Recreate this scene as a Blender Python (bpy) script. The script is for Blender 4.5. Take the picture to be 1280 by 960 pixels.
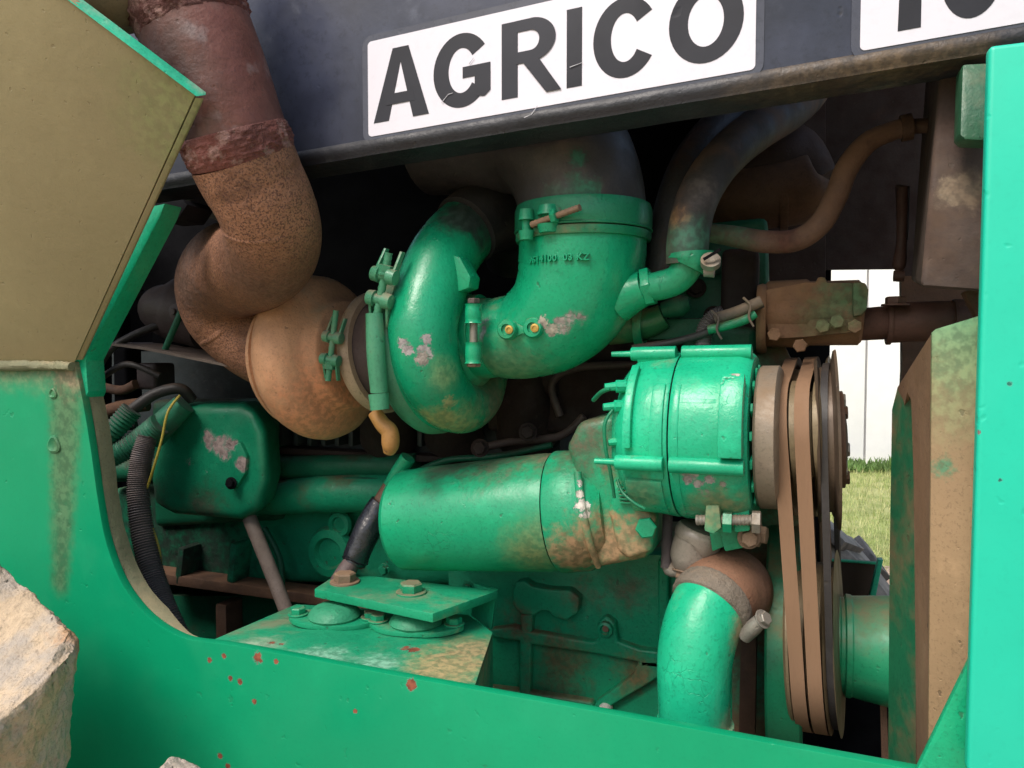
import bpy, bmesh, math, random
import numpy as np
from mathutils import Vector, Matrix, noise
random.seed(7)
R = math.radians
for o in list(bpy.data.objects): bpy.data.objects.remove(o)
sc = bpy.context.scene
COL = sc.collection
# ------------------------------------------------------------------ camera
YAW, PITCH, FPX, CAMZ = R(20.4), R(-2.4), 924.0, 1.5
cam = bpy.data.cameras.new("camera"); camo = bpy.data.objects.new("camera", cam); COL.objects.link(camo)
camo.location = (0, 0, CAMZ); camo.rotation_euler = (R(90) + PITCH, 0, YAW)
cam.sensor_width = 36; cam.lens = FPX / 1280 * 36; cam.clip_start = .02; cam.clip_end = 500
sc.camera = camo
# ------------------------------------------------------------------ world, sun, exposure
SUN_EL, SUN_AZ = 52, 202          # azimuth of the sun, degrees clockwise from +Y
w = bpy.data.worlds.new("World"); sc.world = w; w.use_nodes = True
nt = w.node_tree; bg = nt.nodes['Background']
sky = nt.nodes.new('ShaderNodeTexSky'); sky.sky_type = 'NISHITA'; sky.sun_disc = False
sky.sun_elevation = R(SUN_EL); sky.sun_rotation = R(SUN_AZ); sky.air_density = 1.3; sky.dust_density = 4; sky.ozone_density = .6
nt.links.new(sky.outputs[0], bg.inputs[0]); bg.inputs[1].default_value = .10
sl = bpy.data.lights.new("sun", 'SUN'); sl.energy = 1.4; sl.angle = R(24); sl.color = (1, .96, .9)
so = bpy.data.objects.new("sun", sl); COL.objects.link(so)
sd = Vector((math.sin(R(SUN_AZ)) * math.cos(R(SUN_EL)), math.cos(R(SUN_AZ)) * math.cos(R(SUN_EL)), math.sin(R(SUN_EL))))
so.rotation_euler = sd.to_track_quat('Z', 'Y').to_euler()
so.location = sd * 8
sc.view_settings.view_transform = 'Standard'; sc.view_settings.look = 'None'
sc.cycles.max_bounces = 5; sc.cycles.diffuse_bounces = 3; sc.cycles.glossy_bounces = 3
sc.view_settings.exposure = .82; sc.view_settings.gamma = 1
# ------------------------------------------------------------------ measuring helpers
r_ = Vector((math.cos(YAW), math.sin(YAW), 0))
F_ = Vector((-math.sin(YAW) * math.cos(PITCH), math.cos(YAW) * math.cos(PITCH), math.sin(PITCH)))
U_ = r_.cross(F_)
C0 = Vector((0, 0, CAMZ))
def ray(px, py): return F_ * FPX + r_ * (px - 640) + U_ * (480 - py)
def P(px, py, Y):
    d = ray(px, py); return C0 + d * (Y / d.y)
def PZ(px, py, z):
    d = ray(px, py); return C0 + d * ((z - CAMZ) / d.z)
def PX(px, py, X):
    d = ray(px, py); return C0 + d * (X / d.x)
def M(px, Y): return Y / ray(px, 460).y          # metres per pixel
def V(*a): return Vector(a)
# ------------------------------------------------------------------ object helpers
WL = {}
def empty(name, loc, label, cat):
    o = bpy.data.objects.new(name, None); COL.objects.link(o); o.location = loc
    o['label'] = label; o['category'] = cat; WL[o] = Vector(loc); o.empty_display_size = .2
    return o
def link(name, me, mats, parent, c, rot=None, scale=None):
    o = bpy.data.objects.new(name, me); COL.objects.link(o)
    if parent is not None:
        o.parent = parent; o.location = c - WL[parent]
    else: o.location = c
    WL[o] = Vector(c)
    if rot is not None: o.rotation_euler = rot
    if scale is not None: o.scale = scale
    return o
class MB:
    def __init__(s): s.v = []; s.f = []
    def add(s, vs, fs):
        n = len(s.v); s.v += [Vector(v) for v in vs]; s.f += [tuple(i + n for i in f) for f in fs]; return s
    def build(s, name, mat, parent, bevel=0, bseg=2, smooth=38, label=None, tri=False, disp=None, recalc=True):
        c = sum(s.v, Vector()) / len(s.v)
        bm = bmesh.new(); vv = [bm.verts.new(v - c) for v in s.v]
        for f in s.f:
            try: bm.faces.new([vv[i] for i in f])
            except ValueError: pass
        if recalc: bmesh.ops.recalc_face_normals(bm, faces=bm.faces)
        if bevel:
            bmesh.ops.remove_doubles(bm, verts=bm.verts, dist=1e-5)
            ed = [e for e in bm.edges if len(e.link_faces) == 2 and e.calc_face_angle(0) > R(28)]
            bmesh.ops.bevel(bm, geom=ed, offset=bevel, segments=bseg, profile=.6, affect='EDGES', clamp_overlap=True)
        if tri: bmesh.ops.triangulate(bm, faces=[f for f in bm.faces if len(f.verts) > 4])
        if disp:
            bm.normal_update()
            ds = [(v, v.normal * disp(v.co + c)) for v in bm.verts]
            for v, d in ds: v.co += d
        me = bpy.data.meshes.new(name); bm.to_mesh(me); bm.free()
        for p in me.polygons: p.use_smooth = True
        me.set_sharp_from_angle(angle=R(smooth))
        me.materials.append(mat)
        o = link(name, me, None, parent, c)
        if label: o['label'] = label
        return o
def frame_of(d):
    d = d.normalized(); a = Vector((0, 0, 1)) if abs(d.z) < .9 else Vector((1, 0, 0))
    u = d.cross(a).normalized(); return u, d.cross(u)
def smooth_path(pts, sub):
    """pts: [(Vector, r)] -> Catmull-Rom"""
    if sub <= 1 or len(pts) < 3: return [(Vector(p), r) for p, r in pts]
    out = []; n = len(pts)
    for i in range(n - 1):
        p0, p1, p2, p3 = pts[max(i - 1, 0)], pts[i], pts[i + 1], pts[min(i + 2, n - 1)]
        for k in range(sub):
            t = k / sub
            def cr(a, b, c, d): return .5 * ((2 * b) + (c - a) * t + (2 * a - 5 * b + 4 * c - d) * t * t + (3 * b - a - 3 * c + d) * t ** 3)
            out.append((cr(p0[0], p1[0], p2[0], p3[0]), max(cr(p0[1], p1[1], p2[1], p3[1]), .0005)))
    out.append(pts[-1]); return out
def tube(mb, pts, seg=28, sub=8, caps=True, rfun=None, flat=None):
    q = smooth_path(pts, sub); n = len(q); rings = []; u = None; L = 0; vs = []
    for i, (p, r) in enumerate(q):
        d = (q[min(i + 1, n - 1)][0] - q[max(i - 1, 0)][0]).normalized()
        if u is None: u, vv = frame_of(d)
        else:
            u = (u - d * u.dot(d)).normalized()
        vv = d.cross(u)
        if i: L += (p - q[i - 1][0]).length
        for k in range(seg):
            a = 2 * math.pi * k / seg; rr = r * (rfun(L, a, i / (n - 1)) if rfun else 1)
            vs.append(p + u * math.cos(a) * rr + vv * math.sin(a) * rr)
    fs = []
    for i in range(n - 1):
        for k in range(seg):
            k2 = (k + 1) % seg; fs.append((i * seg + k, i * seg + k2, (i + 1) * seg + k2, (i + 1) * seg + k))
    if caps: fs.append(tuple(range(seg))[::-1]); fs.append(tuple((n - 1) * seg + k for k in range(seg)))
    mb.add(vs, fs); return mb
def pt(pl, Y=None):
    """[(px,py,Y,rpx)] -> [(Vector, r)]"""
    return [(P(a, b, c), d * M(a, c)) for a, b, c, d in pl]
def lathe(mb, o, axis, prof, seg=40, closed=False, rmod=None):
    axis = axis.normalized(); u, v = frame_of(axis); n = len(prof); vs = []; fs = []
    for t, r in prof:
        for k in range(seg):
            a = 2 * math.pi * k / seg; rr = max(r, 1e-5) * (rmod(a, t) if rmod else 1)
            vs.append(o + axis * t + (u * math.cos(a) + v * math.sin(a)) * rr)
    m = n if closed else n - 1
    for i in range(m):
        j = (i + 1) % n
        for k in range(seg):
            k2 = (k + 1) % seg; fs.append((i * seg + k, i * seg + k2, j * seg + k2, j * seg + k))
    if not closed: fs.append(tuple(range(seg))[::-1]); fs.append(tuple((n - 1) * seg + k for k in range(seg)))
    mb.add(vs, fs); return mb
def prism(mb, poly, t):
    n = len(poly); vs = [Vector(p) for p in poly] + [Vector(p) + t for p in poly]
    fs = [tuple(range(n))[::-1], tuple(range(n, 2 * n))] + [(i, (i + 1) % n, n + (i + 1) % n, n + i) for i in range(n)]
    mb.add(vs, fs); return mb
def boxm(mb, c, s, m=None):
    m = m or Matrix.Identity(3); vs = [c + m @ Vector((x * s[0] / 2, y * s[1] / 2, z * s[2] / 2)) for x in (-1, 1) for y in (-1, 1) for z in (-1, 1)]
    mb.add(vs, [(0, 1, 3, 2), (4, 6, 7, 5), (0, 4, 5, 1), (2, 3, 7, 6), (0, 2, 6, 4), (1, 5, 7, 3)]); return mb
def axm(x):
    x = x.normalized(); u, v = frame_of(x); return Matrix((x, u, v)).transposed()
_c = {}
def bolt(c, d, r, mat, parent, washer=True, shank=0, name='bolt', slot=False, label=None):
    """hex bolt whose head top points along d; r = head circumradius. Mesh is shared between alike bolts."""
    key = (mat.name, washer, round(shank, 1), slot)
    if key not in _c:
        m = MB(); Z = V(0, 0, 1); o = V(0, 0, 0)
        if washer: lathe(m, o, Z, [(0, 1.35), (.14, 1.35), (.17, 1.3), (.18, .8)], 20)
        z0 = .18 if washer else 0
        sg = 20 if slot else 6
        lathe(m, o, Z, [(z0, .98), (z0 + .06, 1), (z0 + .62, 1), (z0 + .74, .87), (z0 + .75, .4)], sg)
        if shank: lathe(m, o, Z, [(z0 + .7, .52)] + [(z0 + .7 + .09 * i, .52 if i % 2 else .47) for i in range(1, int(shank / .09))] + [(z0 + .7 + shank, .4)], 12)
        ob = m.build('bolt', mat, None, smooth=30)
        me = ob.data
        me.transform(Matrix.Translation(WL[ob])); bpy.data.objects.remove(ob)
        _c[key] = me
    q = d.to_track_quat('Z', 'Y'); e = (q.to_matrix() @ Matrix.Rotation(random.random() * 6, 3, 'Z')).to_euler()
    o = link(name, _c[key], None, parent, c, e, (r, r, r))
    if label: o['label'] = label
    return o
# ------------------------------------------------------------------ materials
def mat(name, base, rough=.45, var=.25, metal=0, dust=0., dustc=(.30, .185, .105), dustup=.35, chips=0., chipc=(.30, .25, .23), bump=.25, bscale=60,
        spots=(), spec=.5, vscale=5, col2=None, col2t=.5, col2s=30, stretch=None, seed=0., grain=1., crack=0):
    m = bpy.data.materials.new(name); m.use_nodes = True; t = m.node_tree; N = t.nodes; Lk = t.links.new
    b = N['Principled BSDF']; g = N.new('ShaderNodeNewGeometry')
    mp = N.new('ShaderNodeMapping'); Lk(g.outputs['Position'], mp.inputs['Vector']); mp.inputs['Location'].default_value = (seed, seed * .7, seed * .3)
    if stretch: mp.inputs['Scale'].default_value = stretch
    def nz(sc_, det=6, ro=.55, dist=0, raw=False):
        n = N.new('ShaderNodeTexNoise'); n.inputs['Scale'].default_value = sc_; n.inputs['Detail'].default_value = det
        n.inputs['Roughness'].default_value = ro; n.inputs['Distortion'].default_value = dist
        Lk(g.outputs['Position'] if raw else mp.outputs[0], n.inputs['Vector']); return n.outputs['Fac']
    def mth(op, a, bb=None, c=None, clamp=False):
        n = N.new('ShaderNodeMath'); n.operation = op; n.use_clamp = clamp
        for i, x in enumerate((a, bb, c)):
            if x is None: continue
            if isinstance(x, (int, float)): n.inputs[i].default_value = x
            else: Lk(x, n.inputs[i])
        return n.outputs[0]
    def sst(x, lo, hi):
        n = N.new('ShaderNodeMapRange'); n.interpolation_type = 'SMOOTHSTEP'
        n.inputs['From Min'].default_value = lo; n.inputs['From Max'].default_value = hi; Lk(x, n.inputs['Value']); return n.outputs[0]
    def mix(f, a, bb):
        n = N.new('ShaderNodeMix'); n.data_type = 'RGBA'
        if isinstance(f, (int, float)): n.inputs[0].default_value = f
        else: Lk(f, n.inputs[0])
        for i, x in ((6, a), (7, bb)):
            if isinstance(x, tuple): n.inputs[i].default_value = (*x[:3], 1)
            else: Lk(x, n.inputs[i])
        return n.outputs[2]
    big = nz(vscale, 4, .6)
    dk = tuple(max(0, c * (1 - var)) for c in base); lt = tuple(min(.95, c * (1 + var * .7) + var * .01) for c in base)
    col = mix(sst(big, .3, .7), dk, lt); rgh = rough
    if col2: col = mix(sst(nz(col2s, 4, .6), col2t - .06, col2t + .06), col, col2)
    fine = nz(bscale, 3, .6)
    h = mth('MULTIPLY', fine, .0012 * bump)
    h = mth('ADD', h, mth('MULTIPLY', nz(bscale * .22, 2), .003 * bump))
    gr = nz(bscale * 5, 3, .7); h = mth('ADD', h, mth('MULTIPLY', gr, .00035 * bump))
    if grain:
        col = mix(mth('MULTIPLY', sst(gr, .50, .72), .5 * grain), col, tuple(c * .45 for c in base))
        col = mix(mth('MULTIPLY', sst(nz(bscale * .5, 4, .7), .55, .75), .35 * grain), col, tuple(min(.9, c * 1.5 + .01) for c in base))
        sk = nz(bscale * 1.6, 2, .5); col = mix(mth('MULTIPLY', sst(sk, .71, .76), .5 * grain), col, (.05, .04, .03))
        h = mth('SUBTRACT', h, mth('MULTIPLY', sst(sk, .68, .76), .0004))
        if crack:
            vo = N.new('ShaderNodeTexVoronoi'); vo.feature = 'DISTANCE_TO_EDGE'; vo.inputs['Scale'].default_value = 62
            wv = N.new('ShaderNodeVectorMath'); wv.operation = 'MULTIPLY_ADD'; nn_ = N.new('ShaderNodeTexNoise'); nn_.inputs['Scale'].default_value = 22; nn_.inputs['Detail'].default_value = 5
            Lk(mp.outputs[0], nn_.inputs['Vector']); Lk(nn_.outputs['Color'], wv.inputs[0]); wv.inputs[1].default_value = (.06, .06, .06); Lk(mp.outputs[0], wv.inputs[2]); Lk(wv.outputs[0], vo.inputs['Vector'])
            cm = mth('SUBTRACT', 1., sst(vo.outputs['Distance'], .0, .035)); cm = mth('MULTIPLY', cm, sst(nz(14, 3), .60, .70))
            h = mth('SUBTRACT', h, mth('MULTIPLY', cm, .0003)); col = mix(mth('MULTIPLY', cm, .3), col, tuple(c * .3 for c in base))
        rgh = mth('ADD', mth('MULTIPLY', sst(nz(bscale * .35, 5), .4, .7), .22), rough - .06)
    if dust:
        sp = N.new('ShaderNodeSeparateXYZ'); Lk(g.outputs['Normal'], sp.inputs[0])
        dm = mth('ADD', nz(9, 6, .66), mth('MULTIPLY', mth('MAXIMUM', sp.outputs['Z'], 0.), dustup * .5))
        dm = sst(dm, .74 - dust * .42, .98 - dust * .42)
        dm = mth('MULTIPLY', dm, mth('ADD', mth('MULTIPLY', nz(70, 4, .7), .5), .55), clamp=True)
        dc = mix(nz(25, 3), tuple(c * .75 for c in dustc), tuple(min(1, c * 1.25) for c in dustc))
        col = mix(dm, col, dc); rgh = mth('ADD', mth('MULTIPLY', dm, .9 - rough), rgh, clamp=True)
    sn = nz(48, 5, .68, .3, raw=True) if spots else None; sn2 = nz(110, 2, .6, raw=True) if spots else None; snf = nz(190, 4, .65, 0, raw=True) if spots else None; snt = nz(520, 3, .6, 0, raw=True) if any(q_[1] < .0045 for q_ in spots) else None
    for s in spots:
        p, rad, sc_ = s[0], s[1], s[2]; soft = s[3] if len(s) > 3 else .04
        d = N.new('ShaderNodeVectorMath'); d.operation = 'DISTANCE'; Lk(g.outputs['Position'], d.inputs[0]); d.inputs[1].default_value = p
        if soft <= .2: rad = rad * 1.35
        x = mth('ADD', mth('DIVIDE', d.outputs['Value'], rad), mth('MULTIPLY', mth('SUBTRACT', snt if s[1] < .0045 else snf if rad < .0085 * 1.35 else sn, .5), (1.3 if s[3] >= .9 else 2.4) if (len(s) > 3 and s[3] > .2) else 2.2))
        mk = mth('SUBTRACT', 1., sst(x, 1 - soft, 1 + soft))
        if soft > .2: mk = mth('MULTIPLY', mk, mth('ADD', mth('MULTIPLY', sn2, .6), .5), clamp=True)
        cc = mix(sst(sn2, .35, .65), tuple(c * .7 for c in sc_), tuple(min(.95, c * 1.2) for c in sc_))
        if soft <= .2: col = mix(mth('MULTIPLY', mth('SUBTRACT', 1., sst(x, 1.12, 1.3)), .6), col, tuple(min(.9, c * .5 + .12) for c in base))
        col = mix(mk, col, cc)
        rgh = mth('MAXIMUM', rgh, mth('MULTIPLY', mk, .75))
        if soft <= .2: h = mth('SUBTRACT', h, mth('MULTIPLY', mk, .0009)); h = mth('ADD', h, mth('MULTIPLY', mth('MULTIPLY', mk, sn2), .0012))
    if chips:
        ck = nz(33, 5, .55, .5); ck = sst(ck, .78 - chips * .2, .795 - chips * .2)
        col = mix(ck, col, mix(nz(90, 3), tuple(c * .6 for c in chipc), chipc)); h = mth('SUBTRACT', h, mth('MULTIPLY', ck, .0005))
        rgh = mth('MAXIMUM', rgh, mth('MULTIPLY', ck, .7))
    Lk(col, b.inputs['Base Color']) if not isinstance(col, tuple) else None
    if isinstance(rgh, (int, float)): b.inputs['Roughness'].default_value = rgh
    else: Lk(rgh, b.inputs['Roughness'])
    b.inputs['Metallic'].default_value = metal; b.inputs['Specular IOR Level'].default_value = spec
    bp = N.new('ShaderNodeBump'); bp.inputs['Strength'].default_value = 1; bp.inputs['Distance'].default_value = 1.0
    Lk(h, bp.inputs['Height']); Lk(bp.outputs[0], b.inputs['Normal'])
    return m
GRN = (.004, .30, .142); GRN2 = (.006, .33, .17)
DUST = (.33, .20, .11); GREY = (.34, .31, .31); RUST = (.22, .065, .035)
# EOF-MATERIALS-PLACEHOLDER
# ---- materials of the place
m_panel = mat('green_panel_paint', (.002, .29, .132), rough=.38, var=.07, dust=.0, bump=.12, bscale=40, seed=1, spec=.35, grain=.25,
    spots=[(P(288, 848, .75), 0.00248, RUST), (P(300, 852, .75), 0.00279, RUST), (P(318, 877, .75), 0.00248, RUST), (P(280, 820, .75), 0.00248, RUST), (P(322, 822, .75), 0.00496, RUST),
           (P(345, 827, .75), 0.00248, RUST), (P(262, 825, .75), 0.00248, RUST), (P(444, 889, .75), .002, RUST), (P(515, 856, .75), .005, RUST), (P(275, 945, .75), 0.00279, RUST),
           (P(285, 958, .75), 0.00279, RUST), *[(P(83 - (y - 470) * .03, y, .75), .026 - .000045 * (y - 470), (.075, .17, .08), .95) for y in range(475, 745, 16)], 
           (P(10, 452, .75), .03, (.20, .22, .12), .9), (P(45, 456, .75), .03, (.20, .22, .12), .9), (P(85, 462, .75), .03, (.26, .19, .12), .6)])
m_lip = mat('dusty_plate_edge', (.20, .20, .12), rough=.8, var=.3, dust=.55, dustc=(.30, .25, .15), bump=1.1, bscale=70, chips=.1, chipc=(.1, .14, .09))
m_post = mat('lit_turquoise_post', (.012, .55, .38), rough=.42, var=.05, bump=.12, bscale=30, seed=3, grain=.15,  # turquoise lightened in the base to hold the strong light on the post
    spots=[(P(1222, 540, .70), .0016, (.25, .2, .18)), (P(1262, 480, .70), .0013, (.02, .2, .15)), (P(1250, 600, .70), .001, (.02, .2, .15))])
m_olive = mat('olive_dust_over_paint', (.33, .275, .15), rough=.7, var=.10, dust=0, dustc=(.31, .24, .12), bump=.3, bscale=90, vscale=3, grain=.3,
    spots=[(P(67, 205, .6), .006, (.06, .10, .03)), (P(200, 165, .6), .06, (.22, .27, .10), .9)])
m_edge = mat('bright_green_edge', (.03, .52, .30), rough=.45, var=.25, dust=.45, dustc=(.42, .42, .34), chips=.15, chipc=(.3, .25, .2), bump=1)
m_hood = mat('blue_black_hood_paint', (.040, .047, .082), rough=.34, var=.4, vscale=7, dust=.36, dustc=(.13, .15, .22), dustup=0, bump=.35, bscale=25, seed=5, spec=.6)  # bluish dust tone paints in the sky's reflection on the hood
m_hoodlip = mat('worn_hood_edge', (.016, .017, .024), rough=.5, var=.5, dust=.30, dustc=(.13, .12, .12), chips=.22, chipc=(.16, .10, .06), bump=1.2, seed=2,
    spots=[(P(1010, 118, .79), .05, (.10, .07, .045), .8), (P(1130, 97, .79), .045, (.12, .08, .045), .7), (P(1200, 84, .79), .035, (.10, .07, .045), .8), (P(930, 132, .79), .03, (.07, .055, .045), .9)])
m_sticker = mat('white_sticker_vinyl', (.72, .70, .78), rough=.35, var=.02, bump=.12, bscale=18, chips=.0, grain=.12)
m_ink = mat('dark_grey_ink', (.020, .021, .030), rough=.5, var=.3, bump=.12, bscale=18, grain=.2, spec=.3)
m_film = mat('clear_vinyl_margin', (.06, .065, .09), rough=.25, var=.2, bump=.2, bscale=20)
m_dark = mat('shade_black_steel', (.006, .006, .008), rough=.7, var=.5, dust=.1, dustc=(.02, .014, .013), bump=.6, spec=.05, grain=0)  # near-black steel, base lowered to carry the deep shade of the bay
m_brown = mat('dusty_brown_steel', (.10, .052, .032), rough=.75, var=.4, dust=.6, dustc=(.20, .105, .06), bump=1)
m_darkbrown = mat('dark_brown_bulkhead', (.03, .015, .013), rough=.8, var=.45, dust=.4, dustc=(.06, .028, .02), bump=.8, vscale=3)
def green(name, **k):
    d = dict(rough=.34, var=.18, dust=.27, bump=.9, bscale=55, crack=1, spec=.45, seed=random.random() * 9); base = k.pop('base', GRN); base = (base[0], base[1], base[2] * .88); d.update(k); return mat(name, base, **d)

# ================================================================= THE PLACE OUTSIDE
def struct(name, mb, m, kind='structure', **k):
    o = mb.build(name, m, None, **k); o['kind'] = kind; return o
m_grass = mat('meadow_grass_ground', (.26, .31, .10), rough=.9, var=.25, col2=(.36, .38, .16), col2t=.5, col2s=2.2, dust=0, bump=5, bscale=12, vscale=.8)
m_soil = mat('dry_pink_soil', (.36, .26, .19), rough=.95, var=.3, bump=5, bscale=30, col2=(.46, .35, .27), col2s=14)
g = MB()
n = 30
gv = [];
for i in range(n + 1):
    for j in range(n + 1):
        x = -60 + 120 * i / n; y = -40 + 160 * j / n
        gv.append(V(x, y, .03 * noise.noise(V(x * .7, y * .7, 0)) - .02))
g.add(gv, [(i * (n + 1) + j, (i + 1) * (n + 1) + j, (i + 1) * (n + 1) + j + 1, i * (n + 1) + j + 1) for i in range(n) for j in range(n)])
struct('ground', g, m_grass)
g = MB(); g.add([V(-6, -4, .012), V(6, -4, .012), V(6, 5.6, .012), V(3, 5.75, .014), V(1, 5.65, .014), V(0, 5.8, .014), V(-1.5, 5.6, .013), V(-6, 5.8, .012)], [tuple(range(8))])
struct('soil_path', g, m_soil)
m_blade = mat('grass_blades', (.30, .37, .12), rough=.7, var=.3, grain=0, col2=(.50, .50, .24), col2s=5, vscale=9, bump=0)
rng = np.random.default_rng(3)
nb = 26000; bx_ = rng.uniform(-2.6, 4.2, nb); by_ = 5.55 + 5.0 * rng.random(nb) ** 1.1
hh = rng.uniform(.03, .085, nb); aa = rng.uniform(0, 6.28, nb); ln = rng.uniform(-.03, .03, (nb, 2)); ww = rng.uniform(.003, .006, nb)
A = np.stack([bx_ - np.cos(aa) * ww, by_ - np.sin(aa) * ww, np.full(nb, -.01)], 1); B = np.stack([bx_ + np.cos(aa) * ww, by_ + np.sin(aa) * ww, np.full(nb, -.01)], 1)
Cc = np.stack([bx_ + ln[:, 0], by_ + ln[:, 1], hh], 1)
me = bpy.data.meshes.new('grass'); vv = np.stack([A, B, Cc], 1).reshape(-1, 3)
me.from_pydata(vv.tolist(), [], [(3 * i, 3 * i + 1, 3 * i + 2) for i in range(nb)]); me.materials.append(m_blade)
go = bpy.data.objects.new('grass', me); COL.objects.link(go); go['kind'] = 'stuff'
go['label'] = 'sunlit green grass behind the tractor, seen through the gap beside the fan belts'; go['category'] = 'grass'
nb = 5000; bx_ = rng.uniform(-2.6, 4.2, nb); by_ = rng.uniform(10.15, 10.75, nb); hz_ = (.10 + .10 * rng.random(nb)) * (1 + .5 * np.sin(bx_ * 5)); aa = rng.uniform(0, 6.28, nb); z0 = hz_ * rng.random(nb)
A = np.stack([bx_ - np.cos(aa) * .02, by_ - np.sin(aa) * .02, z0 * .6], 1); B = np.stack([bx_ + np.cos(aa) * .02, by_ + np.sin(aa) * .02, z0 * .6 + .01], 1); Cc = np.stack([bx_ + rng.uniform(-.04, .04, nb), by_ + rng.uniform(-.04, .04, nb), z0 + .05], 1)
me = bpy.data.meshes.new('weeds'); me.from_pydata(np.stack([A, B, Cc], 1).reshape(-1, 3).tolist(), [], [(3 * i, 3 * i + 1, 3 * i + 2) for i in range(nb)]); me.materials.append(mat('dark_weeds', (.11, .20, .05), rough=.7, var=.4, bump=0, grain=0))
wo = bpy.data.objects.new('weeds', me); COL.objects.link(wo); wo['kind'] = 'stuff'; wo['label'] = 'darker low weeds along the foot of the white wall'; wo['category'] = 'weeds'
# white building
m_wall = mat('white_sheet_wall', (.86, .86, .88), rough=.6, var=.03, bump=.3, bscale=6, grain=0)
m_wall2 = mat('cream_wall', (.78, .70, .52), rough=.7, var=.05, bump=.3, bscale=6)
bld = empty('building', (0, 10.9, 0), 'white sheet-clad building beyond the grass, seen through the gap right of the belts', 'building')
for i in range(9):
    x = -3.6 + 1.02 * i
    q = MB(); boxm(q, V(x, 10.9, 1.75), (.995, .06, 3.5)); q.build('panel', m_wall if i != 3 else m_wall2, bld, bevel=.008)
q = MB(); boxm(q, V(.5, 14.0, 1.74), (9.3, 6.1, 3.44)); q.build('wall', m_wall, bld)
q = MB(); prism(q, [V(-4.4, 10.6, 3.5), V(-4.4, 17.3, 3.5), V(-4.4, 14, 4.6)], V(9.8, 0, 0)); q.build('roof', m_wall2, bld)

# ================================================================= THE TRACTOR
T = empty('tractor', (-.2, 1.2, 0), 'green tractor with its engine bay open under a blue-black hood with a white name sticker', 'tractor')
def part(name, mb, m, **k): return mb.build(name, m, k.pop('parent', T), **k)
YP = .75
zr = lambda px, py: P(px, py, YP).z
# ---- side panel with the opening (left part and bottom rail in one sheet)
open_px = [(93, 452), (103, 500), (113, 560), (123, 630), (133, 680), (150, 725), (170, 755), (190, 775), (213, 790), (240, 800), (300, 808), (500, 845), (800, 899), (1000, 936), (1115, 957), (1180, 969)]
op = smooth_path([(P(a, b, YP), 1) for a, b in open_px], 4); op = [p for p, _ in op]
outer = [P(1290, 995, YP), V(P(1290, 980, YP).x, YP, .75), V(-1.9, YP, .75), V(-1.9, YP, P(-60, 452, YP).z)]
q = MB(); prism(q, [p for p in op] + outer, V(0, .012, 0))
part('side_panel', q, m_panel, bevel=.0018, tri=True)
# inner flange of the opening (dusty lip), deep at the left, thin along the rail
lv = []; lf = []; op_all = op; op = op[:37]
for i, p in enumerate(op):
    t = i / (len(op) - 1); dep = .036 if t < .75 else .036 - .024 * min(1, (t - .75) / .25)
    a = op[max(i - 1, 0)]; b_ = op[min(i + 1, len(op) - 1)]; tg = (b_ - a).normalized(); nn = V(-tg.z, 0, tg.x)
    if nn.x > 0 and nn.z < 0: pass
    wob = .0012 * noise.noise(p * 30)
    p0 = p - nn * .0 + V(0, .0125, 0)
    for off, y in ((.0035, .0125), (.0035, dep), (-.004, dep), (-.004, .0125)):
        lv.append(p + nn * (off + wob - .0042) + V(0, y + wob, 0))
for i in range(len(op) - 1):
    for k in range(4): lf.append((i * 4 + k, i * 4 + (k + 1) % 4, (i + 1) * 4 + (k + 1) % 4, (i + 1) * 4 + k))
lf += [(0, 1, 2, 3), tuple(4 * (len(op) - 1) + k for k in range(4))]
q = MB(); q.add(lv, lf); part('opening_lip', q, m_lip, bevel=.001, label='dusty rolled lip round the opening of the green panel')
# cast plugs on the left panel
for (a, b, rr) in ((68, 556, 12), (67, 492, 7)):
    q = MB(); lathe(q, P(a, b, YP), V(0, -1, 0), [(-.002, rr * M(a, YP)), (.002, rr * M(a, YP) * .9), (.003, rr * M(a, YP) * .7), (.0012, rr * M(a, YP) * .45)], 20, rmod=lambda a_, t: 1 + .1 * math.sin(3 * a_))
    part('weld_plug', q, m_panel)
# ---- green frame bar rising to the right behind the olive plate
q = MB(); prism(q, [P(92, 452, .757), P(110, 418, .757), P(188, 258, .757), P(206, 254, .757), P(200, 270, .757), P(118, 428, .757), P(107, 450, .757), P(110, 490, .757), P(104, 505, .757)], V(0, .03, 0))
part('frame_bar', q, green('green_bar', base=(.006, .38, .22), dust=.25), bevel=.002, label='bright green bar slanting up from the opening corner')
q = MB(); prism(q, [P(182, 256, .80), P(228, 249, .80), P(234, 256, .80), P(222, 274, .80), P(196, 276, .80)], V(0, .05, 0)); part('bracket', q, m_dark, bevel=.002)
# ---- olive dusty plate leaning out at upper left
zl = P(95, 453, .75).z
q = MB(); pl = [P(-80, 455, .748), P(93, 453, .748), P(244, 118, .63), P(90, 2, .56), P(-80, -130, .50)]
prism(q, pl, V(-.001, .007, .006)); part('leaning_plate', q, m_olive, bevel=.0012, tri=True, label='large olive dusty plate leaning out over the panel')
# its bright flanged edge along the upper right
q = MB(); e0, e1 = P(246, 117, .628), P(58, -24, .548); upn = V(.25, .25, 1).normalized()
prism(q, [e0, e1, e1 + V(.002, .012, .005), e0 + V(.002, .012, .005)], V(.001, -.002, -.004)); part('plate_edge', q, m_edge, bevel=.001, label='chipped pale green edge of the olive plate')
q = MB(); e0, e1 = P(244, 122, .631), P(95, 450, .749)
prism(q, [e0, e1, e1 + V(.006, .004, 0), e0 + V(.006, .004, 0)], V(-.001, .004, .001)); part('plate_return', q, m_olive, bevel=.001)
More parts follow.
